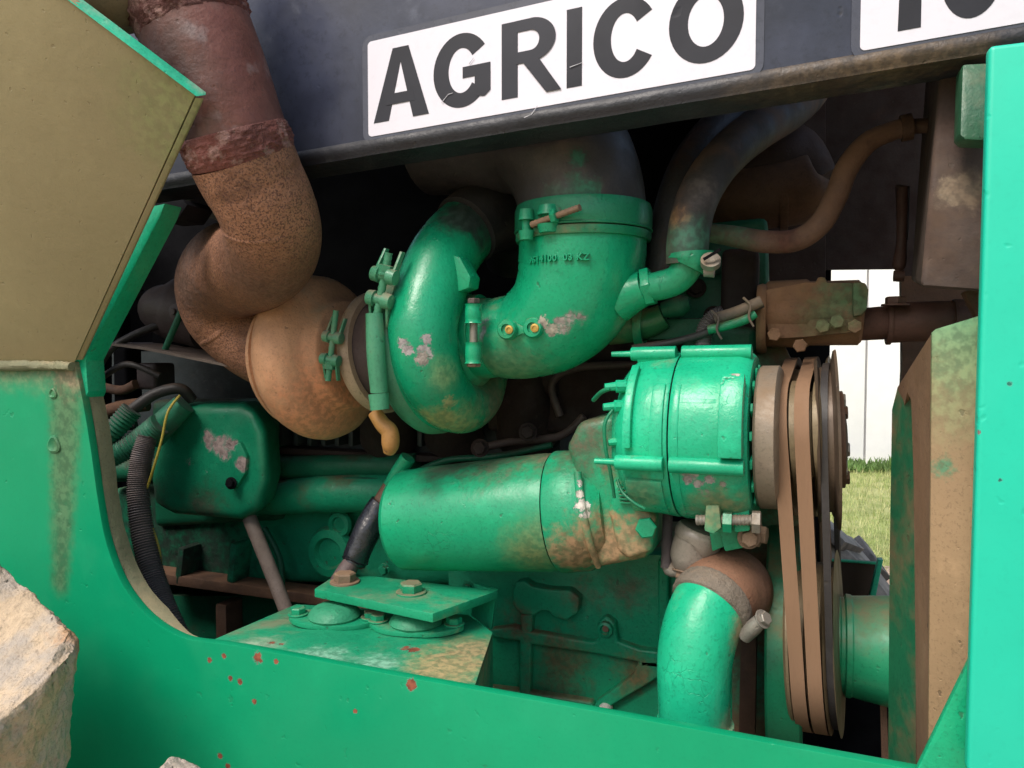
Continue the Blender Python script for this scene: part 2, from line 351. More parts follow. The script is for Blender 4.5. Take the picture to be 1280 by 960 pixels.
# weld bead along the bottom of the plate, weld blob
q = MB(); tube(q, [(P(-60, 458, .745), .007), (P(40, 457, .745), .007), (P(90, 458, .745), .006)], seg=12, sub=20, rfun=lambda L, a, t: 1 + .12 * math.sin(L * 700) + .2 * noise.noise(V(L * 60, a, 0)))
part('weld_bead', q, m_lip)
# ---- top left: gantry of beige cap
q = MB(); tube(q, pt([(128, -60, .62, 52), (140, -22, .64, 50), (148, 4, .66, 44), (150, 22, .67, 30), (150, 30, .675, 12)]), seg=32, sub=6)
part('muffler_end', q, mat('beige_dusty_cap', (.34, .27, .17), rough=.6, var=.3, dust=.4, bump=.6), label='rounded beige pipe end beside the rusty pipe')
# ---- hood: its lower edge climbs gently to the right
YH = .80
h0, h1 = P(440, 192, YH), P(1237, 58, YH); EX = (h1 - h0).normalized()
def H_(u, v, y=0): return h0 + EX * u + V(0, y, v)
def hu(px): return (X_(px) - h0.x) / EX.x
def X_(px): return P(px, 100, YH).x
def hv(px, py): p = P(px, py, YH); return p.z - h0.z - EX.z * ((p.x - h0.x) / EX.x)
ua, ub = hu(-150), hu(1500)
q = MB(); prism(q, [H_(ua, .010), H_(ub, .010), H_(ub, .55), H_(ua, .55)], V(0, .006, 0))
part('hood_side', q, m_hood, bevel=.001)
prof = [(0, .014), (-.0025, .011), (-.0035, .006), (-.0025, .001), (.0, -.002), (.001, -.0055), (.055, -.0065), (.055, -.004), (.003, -.001)]  # inner flange made deeper to throw shade into the upper bay
nseg = 60; vv = []; ff = []; k = len(prof)
for i in range(nseg + 1):
    u = ua + (ub - ua) * i / nseg
    for a, b in prof: vv.append(H_(u, b + .0008 * noise.noise(V(u * 14, 0, 3)), a))
for i in range(nseg):
    for j in range(k): ff.append((i * k + j, i * k + (j + 1) % k, (i + 1) * k + (j + 1) % k, (i + 1) * k + j))
ff += [tuple(range(k)), tuple(nseg * k + j for j in range(k))]
q = MB(); q.add(vv, ff); part('hood_lip', q, m_hoodlip, smooth=50, label='worn rolled lower edge of the dark hood, brown towards the right')
q = MB(); prism(q, [H_(ua, .55, 0), H_(ub, .55, 0), H_(ub, .55, 1.3), H_(ua, .55, 1.3)], V(0, 0, .01)); part('hood_top', q, m_hood)
q = MB(); prism(q, [H_(ua, .06, 1.25), H_(ub, .06, 1.25), H_(ub, .55, 1.25), H_(ua, .55, 1.25)], V(0, .01, 0)); part('hood_far_side', q, m_dark)
q = MB(); prism(q, [P(186, 234, .86), P(250, 226, .86), P(262, 240, .86), P(215, 262, .86), P(205, 248, .86), P(186, 246, .86)], V(0, .2, 0)); part('hood_bracket', q, m_hood, bevel=.003)
q = MB(); prism(q, [P(180, 262, .9), P(188, 240, .9), P(320, 236, .9), P(320, 330, .9), P(290, 282, .9), P(230, 262, .9)], V(0, .01, 0)); part('heat_plate', q, mat('grey_heat_plate', (.08, .085, .11), rough=.5, dust=.4, dustc=(.13, .13, .16)), bevel=.001)
# ---- stickers
def sticker(x0, x1, zb_, zt_, label, cut=None):
    def rr(m_, y, a=0):
        pts = []
        for cx, cz, s in ((x1 - m_, zb_ + m_, 270), (x1 - m_, zt_ - m_, 0), (x0 + m_, zt_ - m_, 90), (x0 + m_, zb_ + m_, 180)):
            for k_ in range(6):
                an = R(s + 18 * k_); pts.append(H_(cx + math.cos(an) * (.005 + a), cz + math.sin(an) * (.005 + a), y - YH))
        return pts
    q = MB(); prism(q, rr(.006, YH - .0012, .009), V(0, .0010, 0)); f = part('sticker_film', q, m_film, tri=True)
    q = MB(); prism(q, rr(.005, YH - .0020), V(0, .0009, 0)); return part('sticker', q, m_sticker, tri=True, label=label)
us0, us1 = hu(461), hu(944); vs0 = hv(461, 172); vs1 = hv(463, 53)
st1 = sticker(us0, us1, vs0, vs1, 'white sticker with the word AGRICO in dark letters')
st2 = sticker(hu(1074), hu(1400), hv(1074, 65), hv(1074, 65) + vs1 - vs0, 'white sticker with the number 10, cut by the frame')
zlb, zlt = hv(480, 153), hv(508, 58)
def letter(ch, a, b, st, lz=None):
    zb2, zt2 = (zlb, zlt) if lz is None else lz
    X0, X1 = hu(a), hu(b)
    W = X1 - X0; H = zt2 - zb2; s = .0195
    q = MB(); lay = [0]
    def pol(pts):
        y = YH - .0024 - lay[0] * .00022; lay[0] += 1
        prism(q, [H_(X0 + x, zb2 + z, y - YH) for x, z in pts], V(0, .0003, 0))
    def arc(a0, a1, n_=40, W_=None, Hh=None, cx=None, cz=None, s_=None, sz=None):
        W_ = W_ or W; Hh = Hh or H; cx = W_ / 2 if cx is None else cx; cz = Hh / 2 if cz is None else cz; s2 = s_ or s
        o_ = []; i_ = []
        for k_ in range(n_ + 1):
            t = R(a0 + (a1 - a0) * k_ / n_); o_.append((cx + math.cos(t) * W_ / 2, cz + math.sin(t) * Hh / 2)); i_.append((cx + math.cos(t) * (W_ / 2 - s2), cz + math.sin(t) * (Hh / 2 - (sz or s2 * .86))))
        y = YH - .0024 - lay[0] * .00022; lay[0] += 1
        n2 = n_ + 1; vs = [H_(X0 + x, zb2 + z, y - YH) for x, z in o_ + i_]; vs += [v + V(0, .0003, 0) for v in vs]
        fs = []
        for k_ in range(n_):
            fs += [(k_, k_ + 1, n2 + k_ + 1, n2 + k_), (2 * n2 + k_, 2 * n2 + k_ + 1, 3 * n2 + k_ + 1, 3 * n2 + k_), (k_, k_ + 1, 2 * n2 + k_ + 1, 2 * n2 + k_), (n2 + k_, n2 + k_ + 1, 3 * n2 + k_ + 1, 3 * n2 + k_)]
        q.add(vs, fs)
    if ch == 'A':
        c = W / 2; t = s * .55
        pol([(0, 0), (s * 1.08, 0), (c, H * .80), (c + t, H), (c - t, H)]); pol([(W, 0), (c + t, H), (c - t, H), (c, H * .80), (W - s * 1.08, 0)])
        pol([(W * .24, H * .22), (W * .76, H * .22), (W * .72, H * .37), (W * .28, H * .37)])
    elif ch == 'G': arc(36, 322); pol([(W * .52, H * .39), (W, H * .39), (W, H * .54), (W * .52, H * .54)]); pol([(W - s, H * .45), (W, H * .45), (W, H * .17), (W * .90, H * .10), (W * .76, H * .12), (W - s, H * .29)])
    elif ch == 'C': arc(34, 326)
    elif ch in 'O0': arc(0, 360)
    elif ch == 'I': pol([(0, 0), (W, 0), (W, H), (0, H)])
    elif ch == '1': pol([(W * .5 - s / 2 + .004, 0), (W * .5 + s / 2 + .004, 0), (W * .5 + s / 2 + .004, H), (W * .5 - s / 2 + .006, H)]); pol([(0, H * .7), (W * .5, H * .82), (W * .5, H), (0, H * .82)])
    elif ch == 'R':
        pol([(0, 0), (s, 0), (s, H), (0, H)]); hb = H * .57; t2 = H * .155
        pol([(s * .9, H - t2), (W * .55, H - t2), (W * .55, H), (s * .9, H)]); pol([(s * .9, H - hb), (W * .55, H - hb), (W * .55, H - hb + t2), (s * .9, H - hb + t2)])
        arc(-90, 90, 20, W_=W * .86, Hh=hb, cx=W * .52, cz=H - hb / 2, s_=s * .98, sz=t2)
        pol([(W * .38, H * .44), (W * .66, H * .46), (W * 1.05, 0), (W * .79, 0)])
    part('letter', q, m_ink, parent=st, tri=True, recalc=True)
for ch, a, b in (('A', 468, 537), ('G', 543, 614), ('R', 628, 699), ('I', 709, 728), ('C', 742, 822), ('O', 836, 929)): letter(ch, a, b, st1)
z10 = (hv(1135, 38), hv(1135, 38) + zlt - zlb)
q = MB()
for pts_ in (((552, 128), (560, 118), (566, 116)), ((655, 147), (664, 143), (672, 132)), ((712, 84), (728, 78)), ((586, 80), (592, 72))):
    for (xa, ya), (xb, yb) in zip(pts_, pts_[1:]):
        A0, B0 = P(xa, ya, YH - .0036), P(xb, yb, YH - .0036); nn_ = V(-(B0 - A0).z, 0, (B0 - A0).x).normalized() * .0005
        prism(q, [A0 - nn_, B0 - nn_ * .4, B0 + nn_ * .4, A0 + nn_], V(0, .0003, 0))
part('scratch', q, mat('pale_scratches', (.42, .42, .46), rough=.6, grain=0), parent=st1, tri=True)
for ch, a, b in (('1', 1104, 1154), ('0', 1172, 1252)): letter(ch, a, b, st2, z10)
# ---- right post and gusset
q = MB(); x0, x1 = P(1226, 500, .70).x, P(1330, 500, .70).x
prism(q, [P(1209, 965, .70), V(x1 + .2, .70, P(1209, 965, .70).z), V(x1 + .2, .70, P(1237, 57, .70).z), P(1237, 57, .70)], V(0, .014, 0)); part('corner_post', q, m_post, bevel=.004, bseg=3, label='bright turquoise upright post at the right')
q = MB(); prism(q, [P(1140, 975, .725), P(1150, 955, .725), P(1212, 826, .725), P(1235, 826, .725), P(1235, 985, .725)], V(0, .008, 0)); part('gusset', q, green('gusset_green', base=(.005, .36, .2), dust=.1), bevel=.001)

# ---- dark enclosure of the engine bay
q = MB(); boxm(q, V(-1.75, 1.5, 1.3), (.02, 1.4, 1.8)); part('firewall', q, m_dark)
q = MB(); boxm(q, V(-.3, 1.42, .72), (2.9, 1.2, .01)); part('light_blocker_plate', q, m_dark)  # unseen plate added to keep light from coming in below
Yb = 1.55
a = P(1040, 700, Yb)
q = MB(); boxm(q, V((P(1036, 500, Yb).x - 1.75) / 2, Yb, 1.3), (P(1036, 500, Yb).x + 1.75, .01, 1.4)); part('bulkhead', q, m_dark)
# backing plate at the upper right (above the gap) and beyond
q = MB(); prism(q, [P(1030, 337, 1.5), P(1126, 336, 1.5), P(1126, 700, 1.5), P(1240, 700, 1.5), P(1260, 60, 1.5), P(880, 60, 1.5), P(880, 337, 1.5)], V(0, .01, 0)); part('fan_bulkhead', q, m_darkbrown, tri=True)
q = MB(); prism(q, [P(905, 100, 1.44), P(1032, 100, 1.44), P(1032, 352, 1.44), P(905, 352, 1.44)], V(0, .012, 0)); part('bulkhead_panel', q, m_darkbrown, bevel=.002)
# far side rail seen through the gap
q = MB(); prism(q, [P(1030, 699, 1.55), P(1100, 704, 1.55), P(1093, 760, 1.55), P(1100, 870, 1.55), P(1030, 870, 1.55)], V(0, .012, 0)); part('far_rail', q, mat('far_rail_brown', (.055, .03, .02), rough=.7, dust=.4, dustc=(.1, .06, .035)))
q = MB(); tube(q, [(P(1030, 699, 1.545), .003), (P(1098, 704, 1.545), .003)], seg=8); part('rail_edge', q, m_edge)
q = MB(); prism(q, [P(1098, 700, 1.5), P(1104, 700, 1.5), P(1092, 760, 1.5), P(1084, 760, 1.5)], V(0, .02, 0)); part('far_gusset', q, m_edge, bevel=.001)
q = MB(); boxm(q, P(1080, 925, 1.5), (.5, .01, .42)); part('lower_bulkhead', q, m_dark)
# far wheel seen through the gap
m_tyre = mat('dusty_black_tyre', (.13, .12, .11), rough=.85, var=.4, dust=.7, dustc=(.36, .32, .28), bump=2, bscale=40)
wc = P(1090, 708, 2.3); wc = V(wc.x - .50, 2.3, wc.z - .42); rw = .66
fw = bpy.data.objects.new('wheel', None); COL.objects.link(fw); fw.parent = T; fw.location = wc - WL[T]; WL[fw] = wc; fw['label'] = 'far wheel with a dusty tyre, glimpsed through the gap'
q = MB(); lathe(q, wc + V(0, -.18, 0), V(0, 1, 0), [(0, .3), (0, .45), (.01, .60), (.05, rw - .01), (.18, rw), (.31, rw - .01), (.35, .60), (.36, .45), (.36, .3)], 64); part('tyre', q, m_tyre, parent=fw)
q = MB(); lathe(q, wc + V(0, -.1, 0), V(0, 1, 0), [(0, .31), (.0, .29), (.06, .27), (.08, .1), (.2, .1), (.22, .31)], 40); part('rim', q, m_panel, parent=fw)
q = MB()
for k_ in range(18):
    a_ = k_ * 2 * math.pi / 18
    for sgn in (-1, 1):
        aa_ = a_ + (.17 if sgn > 0 else 0); mm = Matrix.Rotation(-aa_, 3, 'Y')
        boxm(q, wc + mm @ V(0, sgn * .09, rw - .004), (.05, .16, .03), mm @ Matrix.Rotation(sgn * .5, 3, 'Z'))
part('tread', q, m_tyre, parent=fw, bevel=.004)
# ================================================================= ENGINE AND WHAT HANGS ON IT
def X(px, Y): return P(px, 460, Y).x
def Z(px, py, Y): return P(px, py, Y).z
AX = V(1, 0, 0)
m_gblock = green('block_green_dark_left', base=(.007, .25, .145), spots=[(P(170, 640, 1.15), .14, (.012, .02, .017), .8), (P(250, 700, 1.15), .10, (.014, .03, .022), .8), (P(200, 740, 1.15), .14, (.014, .02, .017), .8)], dust=.45, dustc=(.13, .075, .04), chips=.0, bump=1.2, rough=.45, vscale=6)  # soft spots darken the block towards its left end
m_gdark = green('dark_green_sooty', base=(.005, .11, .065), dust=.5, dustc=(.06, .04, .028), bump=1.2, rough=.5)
m_gdust = green('green_dusty_steel', base=(.008, .24, .13), dust=.55, dustc=(.22, .13, .07), bump=1)
m_bolt = green('painted_bolt', base=(.01, .30, .17), dust=.4, dustc=(.25, .16, .1), chips=.25)
m_rbolt = mat('rusty_dusty_bolt', (.20, .13, .085), rough=.7, var=.4, dust=.4, chips=.1, chipc=(.3, .28, .25), bump=1)
m_steel = mat('bare_grey_steel', (.26, .24, .21), rough=.5, metal=.4, var=.3, dust=.6, dustc=(.3, .22, .15), bump=.8)
m_hose = mat('black_rubber_hose', (.028, .026, .027), rough=.55, var=.4, dust=.45, dustc=(.13, .085, .06), bump=.8)
# ---------------- exhaust pipe
m_ex = mat('rusty_exhaust_smooth', (.125, .042, .030), rough=.5, var=.45, dust=.35, dustc=(.19, .12, .11), dustup=.1, bump=1.3, bscale=45, vscale=9, col2=(.23, .16, .155), col2t=.60, col2s=14, seed=4, spots=[(P(215, 110, .64), .035, (.05, .03, .028), .9), (P(235, 170, .66), .035, (.05, .028, .026), .9), (P(190, 60, .63), .035, (.05, .03, .028), .9)])
m_ex2 = mat('speckled_rust_elbow', (.31, .145, .082), rough=.75, var=.35, col2=(.115, .05, .033), col2t=.54, col2s=430, bump=1.2, bscale=240, vscale=8,
    spots=[(P(262, 305, .89), .05, (.15, .10, .085), .8), (P(240, 360, .90), .045, (.14, .085, .065), .8), (P(300, 230, .70), .02, (.08, .035, .025), .6), (P(330, 350, .8), .05, (.16, .085, .06), .9), (P(320, 420, .9), .05, (.15, .08, .06), .9), (P(285, 255, .73), .02, (.05, .03, .025), .7)])
m_crust = mat('crusty_dark_red_weld', (.14, .042, .033), rough=.8, var=.5, bump=5, bscale=70, col2=(.27, .15, .13), col2t=.58, col2s=45)
exh = bpy.data.objects.new('exhaust_pipe', None); COL.objects.link(exh); exh.parent = T; c_ = P(300, 200, .74); exh.location = c_ - WL[T]; WL[exh] = c_
exh['label'] = 'rusty S-shaped exhaust pipe with crusty welds'
q = MB(); tube(q, pt([(210, -90, .68, 66), (232, 0, .69, 67), (262, 80, .70, 66), (290, 160, .715, 64), (303, 196, .725, 64)]), seg=56, sub=14, rfun=lambda L, a, t: 1 + .006 * noise.noise(V(L * 30, math.cos(a) * 2, math.sin(a) * 2)))
part('upper_pipe', q, m_ex, parent=exh)
def crust(name, pts, amp, fr=90, sub=26):
    q = MB(); tube(q, pt(pts), seg=90, sub=sub, rfun=lambda L, a, t: 1 + math.sin(math.pi * t) * (.02 + amp * abs(noise.noise(V(L * fr, math.cos(a) * fr * .07, math.sin(a) * fr * .07))) + amp * .8 * max(0, noise.noise(V(L * fr * 2.3, math.cos(a) * fr * .16, math.sin(a) * fr * .16 + 5)))))
    part(name, q, m_crust, parent=exh)
crust('weld_crust', [(228, -14, .69, 66), (236, 12, .69, 67), (246, 40, .695, 66)], .085, 110)
crust('weld_crust', [(291, 163, .713, 63.5), (297, 180, .719, 64.5), (304, 199, .727, 63.5)], .07, 120)
q = MB(); tube(q, pt([(303, 196, .725, 64), (312, 216, .735, 63), (320, 234, .745, 61)]), seg=56, sub=6); part('collar', q, m_ex2, parent=exh, smooth=60)
def seam(L, a, t): return 1
q = MB(); tube(q, pt([(314, 220, .738, 62), (332, 256, .757, 60), (342, 290, .785, 58), (336, 318, .83, 57), (315, 333, .885, 58), (294, 338, .935, 60), (284, 358, .97, 60), (290, 386, .99, 58), (312, 412, 1.0, 55), (340, 432, 1.0, 53), (378, 446, 1.0, 51)]), seg=60, sub=14)
part('elbow', q, m_ex2, parent=exh, smooth=80)
for (a, b, c, r1, dx) in ((336, 268, .765, 59.6, 6), (298, 396, .994, 57.5, 1)):
    tp = [(a - 2, b - 5, c - .004, r1 - 1.5), (a, b, c, r1 + .6), (a + 1.5, b + 5, c + .004, r1 - 1.5)] if dx == 6 else [(a - 4, b - 5, c - .004, r1 - 2), (a, b, c, r1 + .2), (a + 4, b + 5, c + .004, r1 - 2)]
    q = MB(); tube(q, pt(tp), seg=60, sub=5, rfun=lambda L, a_, t: 1 + .01 * noise.noise(V(math.cos(a_) * 9, math.sin(a_) * 9, t))); part('weld_bead', q, m_ex2, parent=exh)
# ---------------- turbocharger
tb = bpy.data.objects.new('turbocharger', None); COL.objects.link(tb); tb.parent = T
nT = V(1, -.12, .10).normalized(); YT = 1.0; ct = P(434, 446, YT); zt_ = ct.z; WL[tb] = ct; tb.location = ct - WL[T]; tb['label'] = 'turbocharger with orange-brown turbine housing and green compressor scroll'
m_turb = mat('heat_bleached_tan_cast_iron', (.62, .33, .185), rough=.7, var=.2, dust=.3, dustc=(.44, .33, .23), bump=1.3, bscale=60, vscale=10, seed=3,
    spots=[(P(440, 505, .93), .075, (.62, .23, .11), .9), (P(405, 535, .92), .065, (.58, .22, .11), .9), (P(412, 440, .89), .03, (.60, .27, .14), .9), (P(450, 352, .96), .03, (.2, .13, .1), .6)])
xt = X(405, YT)
def ringprof(R0, rx, rr, n=20, x0=0): return [(x0 + rx * math.cos(2 * math.pi * i / n), R0 + rr * math.sin(2 * math.pi * i / n)) for i in range(n)]
q = MB()
mod = lambda a, t: 1 + .0 * math.cos(a)
lathe(q, V(xt, YT, zt_), nT, [(-.062, .02), (-.062, .100), (-.059, .106), (-.052, .107), (-.050, .100), (-.046, .101), (-.044, .107), (-.038, .115), (-.035, .1145), (-.031, .1215), (-.016, .129), (.000, .131), (.014, .127), (.026, .117), (.034, .104), (.038, .094), (.044, .088), (.056, .084), (.060, .080), (.060, .02)], 72,
      rmod=lambda a, t: 1 + .010 * math.sin(a) + .006 * noise.noise(V(math.cos(a) * 3, math.sin(a) * 3, t * 40)) + .004 * noise.noise(V(math.cos(a) * 14, math.sin(a) * 14, t * 90)))
part('turbine_housing', q, m_turb, parent=tb, bevel=0, smooth=50)
q = MB()
lathe(q, ct - nT * .075, nT, [(-.012, .05), (-.012, .080), (-.008, .086), (.004, .086), (.010, .080), (.018, .074)], 48, rmod=lambda a, t: 1 + .10 * max(0, math.cos(4 * a)) ** 4)
part('inlet_flange', q, m_turb, parent=tb, smooth=40)
m_sooty = mat('sooty_purple_brown_casting', (.075, .05, .048), rough=.6, var=.4, dust=.45, dustc=(.19, .13, .10), bump=1.2, seed=8)
x1 = X(452, YT); 
q = MB(); lathe(q, ct + nT * .054, nT, [(0, .03), (0, .080), (.012, .083), (.020, .082), (.022, .078), (.045, .076), (.075, .080), (.088, .094), (.094, .100), (.096, .108), (.102, .116), (.110, .118), (.114, .118), (.116, .03)], 64)
part('centre_housing', q, m_sooty, parent=tb, smooth=40)
m_clampg = green('pale_green_clamp', base=(.06, .27, .17), dust=.5, dustc=(.33, .25, .17), chips=.12, bump=.8)
m_clampo = mat('tan_clamp_band', (.38, .27, .18), rough=.6, var=.3, dust=.4, bump=.8)
q = MB(); lathe(q, ct + nT * .066, nT, [(-.010, .080), (-.010, .089), (-.004, .093), (.004, .093), (.010, .089), (.010, .080)], 64, closed=True); part('band_clamp', q, m_clampo, parent=tb, smooth=35)
q = MB(); lathe(q, ct + nT * .160, nT, [(-.014, .113), (-.014, .124), (-.006, .129), (.006, .129), (.014, .124), (.014, .113)], 72, closed=True); part('band_clamp', q, m_clampg, parent=tb, smooth=35)
def tclamp(a, b, Y, sc_, parent, m):
    """T-bolt of a V-band clamp: threaded rod through two trunnions between looped strap ends"""
    pa, pb = P(*a, Y), P(*b, Y); d = (pb - pa); Ln = d.length; d.normalize()
    q = MB(); tube(q, [(pa + d * Ln * i / 30, (.0043 if i % 2 else .0049) * sc_) for i in range(31)], seg=10, sub=1); part('clamp_bolt', q, m, parent=parent)
    side = d.cross(V(0, 1, 0)).normalized()
    for t in (.30, .62):
        c = pa + d * Ln * t
        q = MB(); lathe(q, c - side * .016 * sc_, side, [(0, .004 * sc_), (.001 * sc_, .0085 * sc_), (.010 * sc_, .0095 * sc_), (.0105 * sc_, .0065 * sc_), (.021 * sc_, .0065 * sc_), (.0215 * sc_, .0095 * sc_), (.031 * sc_, .0085 * sc_), (.032 * sc_, .004 * sc_)], 16); part('trunnion', q, m, parent=parent, smooth=35)
    q = MB(); c = pa + d * Ln * .16; lathe(q, c, d, [(0, .006 * sc_), (.001, .0088 * sc_), (.009 * sc_, .0088 * sc_), (.010 * sc_, .0098 * sc_), (.012 * sc_, .0098 * sc_)], 6); part('nut', q, m, parent=parent, smooth=25)
    for t, s in ((.62, 1), (.30, -1)):
        c = pa + d * Ln * t; q = MB()
        for sg in (-1, 1):
            e = c + side * sg * .010 * sc_; f = c + d * s * .030 * sc_ + V(.001, .010, 0) * sc_ + side * sg * .009 * sc_
            prism(q, [e - V(0, .005 * sc_, 0), e + V(0, .004 * sc_, 0), f + V(0, .004 * sc_, 0), f - V(0, .004 * sc_, 0)], side * sg * .003 * sc_)
        part('strap', q, m, parent=parent, bevel=.0006)
tclamp((410, 476), (420, 388), .890, .95, tb, m_clampg)
tclamp((486, 316), (468, 410), .846, 1.15, tb, m_clampg)
q = MB(); tube(q, pt([(468, 392, .845, 11), (470, 440, .845, 12), (474, 490, .85, 11)]), seg=16, sub=6); tube(q, pt([(473, 492, .85, 13), (475, 512, .85, 12)]), seg=16, sub=2); part('clamp_barrel', q, m_clampg, parent=tb)
q = MB(); tube(q, pt([(468, 515, .868, 9), (478, 530, .868, 10), (487, 540, .87, 11), (488, 556, .87, 11), (486, 566, .872, 7)]), seg=16, sub=5); part('drain_elbow', q, mat('ochre_fitting', (.40, .20, .055), rough=.6, dust=.3, bump=1), parent=tb, label='ochre elbow fitting hanging below the clamp')
# compressor scroll
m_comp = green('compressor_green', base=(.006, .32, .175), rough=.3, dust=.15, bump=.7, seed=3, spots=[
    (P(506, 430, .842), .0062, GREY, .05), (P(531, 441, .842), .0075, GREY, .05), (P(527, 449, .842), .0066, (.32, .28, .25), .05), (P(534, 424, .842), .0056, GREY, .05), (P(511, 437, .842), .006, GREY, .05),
    (P(552, 520, .90), .025, (.27, .25, .09), .5), (P(585, 535, .92), .03, (.22, .23, .10), .8), (P(612, 500, 1.0), .045, (.16, .13, .08), .8), (P(560, 470, .86), .02, (.2, .32, .14), .9), (P(588, 262, .94), .034, (.02, .024, .024), .35), (P(575, 262, .93), .034, (.03, .04, .036), .6), (P(600, 285, .95), .03, (.02, .03, .028), .6), (P(565, 275, .92), .02, (.04, .07, .055), .9), (P(563, 505, .88), .01, (.3, .28, .12), .4)])  # black spots at the outlet: soot plus the hood's shade painted in
cc = ct + nT * .207; YC = cc.y; Rc = .092; eT = V(.12, 1, 0).normalized(); kT = nT.cross(eT).normalized(); kT = kT if kT.z > 0 else -kT
pts = []
for a_, r_2 in ((150, .030), (120, .034), (90, .038), (60, .041), (30, .044), (0, .046), (-25, .048)):
    # angle: 0 = toward the viewer, 90 = straight down
    an = R(a_); pts.append((cc - eT * Rc * math.cos(an) - kT * Rc * math.sin(an), r_2))
pts += [(P(548, 336, .925), .0485), (P(566, 306, .955), .048), (P(584, 286, .985), .047)]
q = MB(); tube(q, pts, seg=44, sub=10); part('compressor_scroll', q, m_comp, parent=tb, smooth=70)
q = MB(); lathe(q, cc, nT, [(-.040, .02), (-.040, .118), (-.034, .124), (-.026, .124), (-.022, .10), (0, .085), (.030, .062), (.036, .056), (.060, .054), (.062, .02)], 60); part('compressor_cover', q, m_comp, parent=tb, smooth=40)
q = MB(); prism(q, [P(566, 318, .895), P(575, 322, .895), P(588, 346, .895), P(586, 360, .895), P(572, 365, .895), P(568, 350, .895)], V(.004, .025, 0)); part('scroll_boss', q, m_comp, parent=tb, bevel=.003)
# ---------------- boost hose (dark) off the scroll
q = MB(); tube(q, pt([(582, 288, .975, 43.5), (598, 276, 1.0, 44), (616, 270, 1.04, 44.5), (640, 278, 1.10, 42), (650, 320, 1.15, 42)]), seg=40, sub=8, rfun=lambda L, a, t: 1.03); part('boost_hose', q, m_hose, smooth=60)
q = MB(); tube(q, pt([(612, 255, 1.03, 46), (620, 258, 1.045, 46)]), seg=40, sub=1); part('hose_band', q, m_hose)
# ---------------- intake elbow (big green casting)
ie = bpy.data.objects.new('intake_elbow', None); COL.objects.link(ie); ie.parent = T; YE = .97; ce = P(728, 380, YE); WL[ie] = ce; ie.location = ce - WL[T]; ie['label'] = 'large green cast intake elbow with a casting number and flaked paint'
m_elb = green('elbow_green', base=(.006, .34, .185), rough=.27, dust=.12, bump=.7, bscale=50, seed=5, spots=[
    (P(704, 407, .894), .010, (.36, .31, .29), .05), (P(714, 404, .892), .009, (.36, .31, .29), .05), (P(724, 403, .893), .009, (.36, .31, .29), .05), (P(733, 404, .894), .007, (.36, .31, .29), .05), (P(703, 415, .895), .007, (.36, .31, .29), .05),
    (P(611, 415, .93), .011, (.30, .31, .35), .05), (P(614, 405, .93), .008, (.30, .31, .35), .05), (P(604, 425, .93), .007, (.30, .31, .35), .05), (P(690, 412, .9), .006, (.4, .36, .3), .05), (P(680, 402, .9), .006, (.4, .36, .3), .05),
    (P(640, 465, .93), .045, (.10, .20, .10), .8), (P(790, 430, .93), .03, (.06, .2, .12), .8), (P(702, 457, .91), .007, (.3, .22, .12), .5)])
q = MB(); tube(q, pt([(600, 418, YE, 45), (625, 421, YE, 50), (652, 419, YE, 55), (684, 404, YE, 65), (708, 380, YE, 73), (722, 352, YE, 77), (727, 325, YE, 78.5), (728, 300, YE, 79)]), seg=64, sub=12)
part('elbow_body', q, m_elb, parent=ie, smooth=80)
q = MB(); lathe(q, V(X(728, YE), YE, Z(728, 300, YE)), V(0, 0, 1), [(-.005, .05), (-.004, .089), (.000, .0905), (.006, .0905), (.008, .086), (.009, .05)], 64); part('elbow_flange', q, m_gdust, parent=ie)
q = MB(); lathe(q, V(X(568, YE), YE, Z(600, 418, YE)), AX, [(0, .03), (0, .049), (.004, .052), (.040, .052), (.044, .050), (.05, .03)], 48); part('inlet_collar', q, m_elb, parent=ie, smooth=30)
q = MB(); lathe(q, V(X(597, YE), YE, Z(600, 418, YE)), AX, [(-.006, .05), (-.006, .0565), (.006, .0565), (.006, .05)], 56, closed=True); part('band_clamp', q, m_elb, parent=ie, bevel=.001)
# clamp lugs
for (a, b, h) in ((592, 392, 20), (592, 441, 22)):
    q = MB(); tube(q, pt([(a, b - h * .6, .893, 10), (a, b, .893, 11), (a, b + h * .6, .893, 10)]), seg=14, sub=4, rfun=lambda L, a_, t: 1 + .15 * (abs(t - .5) > .38)); part('clamp_lug', q, m_elb, parent=ie)
q = MB(); tube(q, pt([(592, 380, .893, 5), (592, 450, .893, 5)]), seg=10, sub=1); part('clamp_bolt', q, m_steel, parent=ie)
bolt(P(592, 379, .893), V(0, 0, 1), .0085, m_sooty, ie, washer=False); bolt(P(592, 452, .893), V(0, 0, -1), .0095, m_rbolt, ie, washer=False)
# twin-boss lug with brass plugs
q = MB(); cl = [(a, b) for a, b in ((634, 411), (641, 400), (652, 407), (664, 400), (672, 411), (664, 421), (653, 416), (643, 424))]
m_brass = mat('brass_plug', (.55, .36, .10), rough=.4, metal=.7, bump=.6)
for (a, b) in ((637, 412), (669, 410)):
    q = MB(); lathe(q, P(a, b, .905), V(0, -1, 0), [(-.01, .0135), (.010, .0135), (.013, .0115), (.0132, .007), (.010, .0065), (.0098, .002)], 28); part('boss', q, m_elb, parent=ie)
    q = MB(); lathe(q, P(a, b, .893), V(0, -1, 0), [(0, .0058), (.003, .0055), (.0035, .003), (.002, .0028), (.002, .0005)], 12); part('plug', q, m_brass, parent=ie)
q = MB(); prism(q, [P(637, 400, .900), P(653, 408, .900), P(669, 398, .900), P(669, 422, .900), P(653, 417, .900), P(637, 424, .900)], V(0, .02, 0)); part('boss_bridge', q, m_elb, parent=ie, bevel=.002)
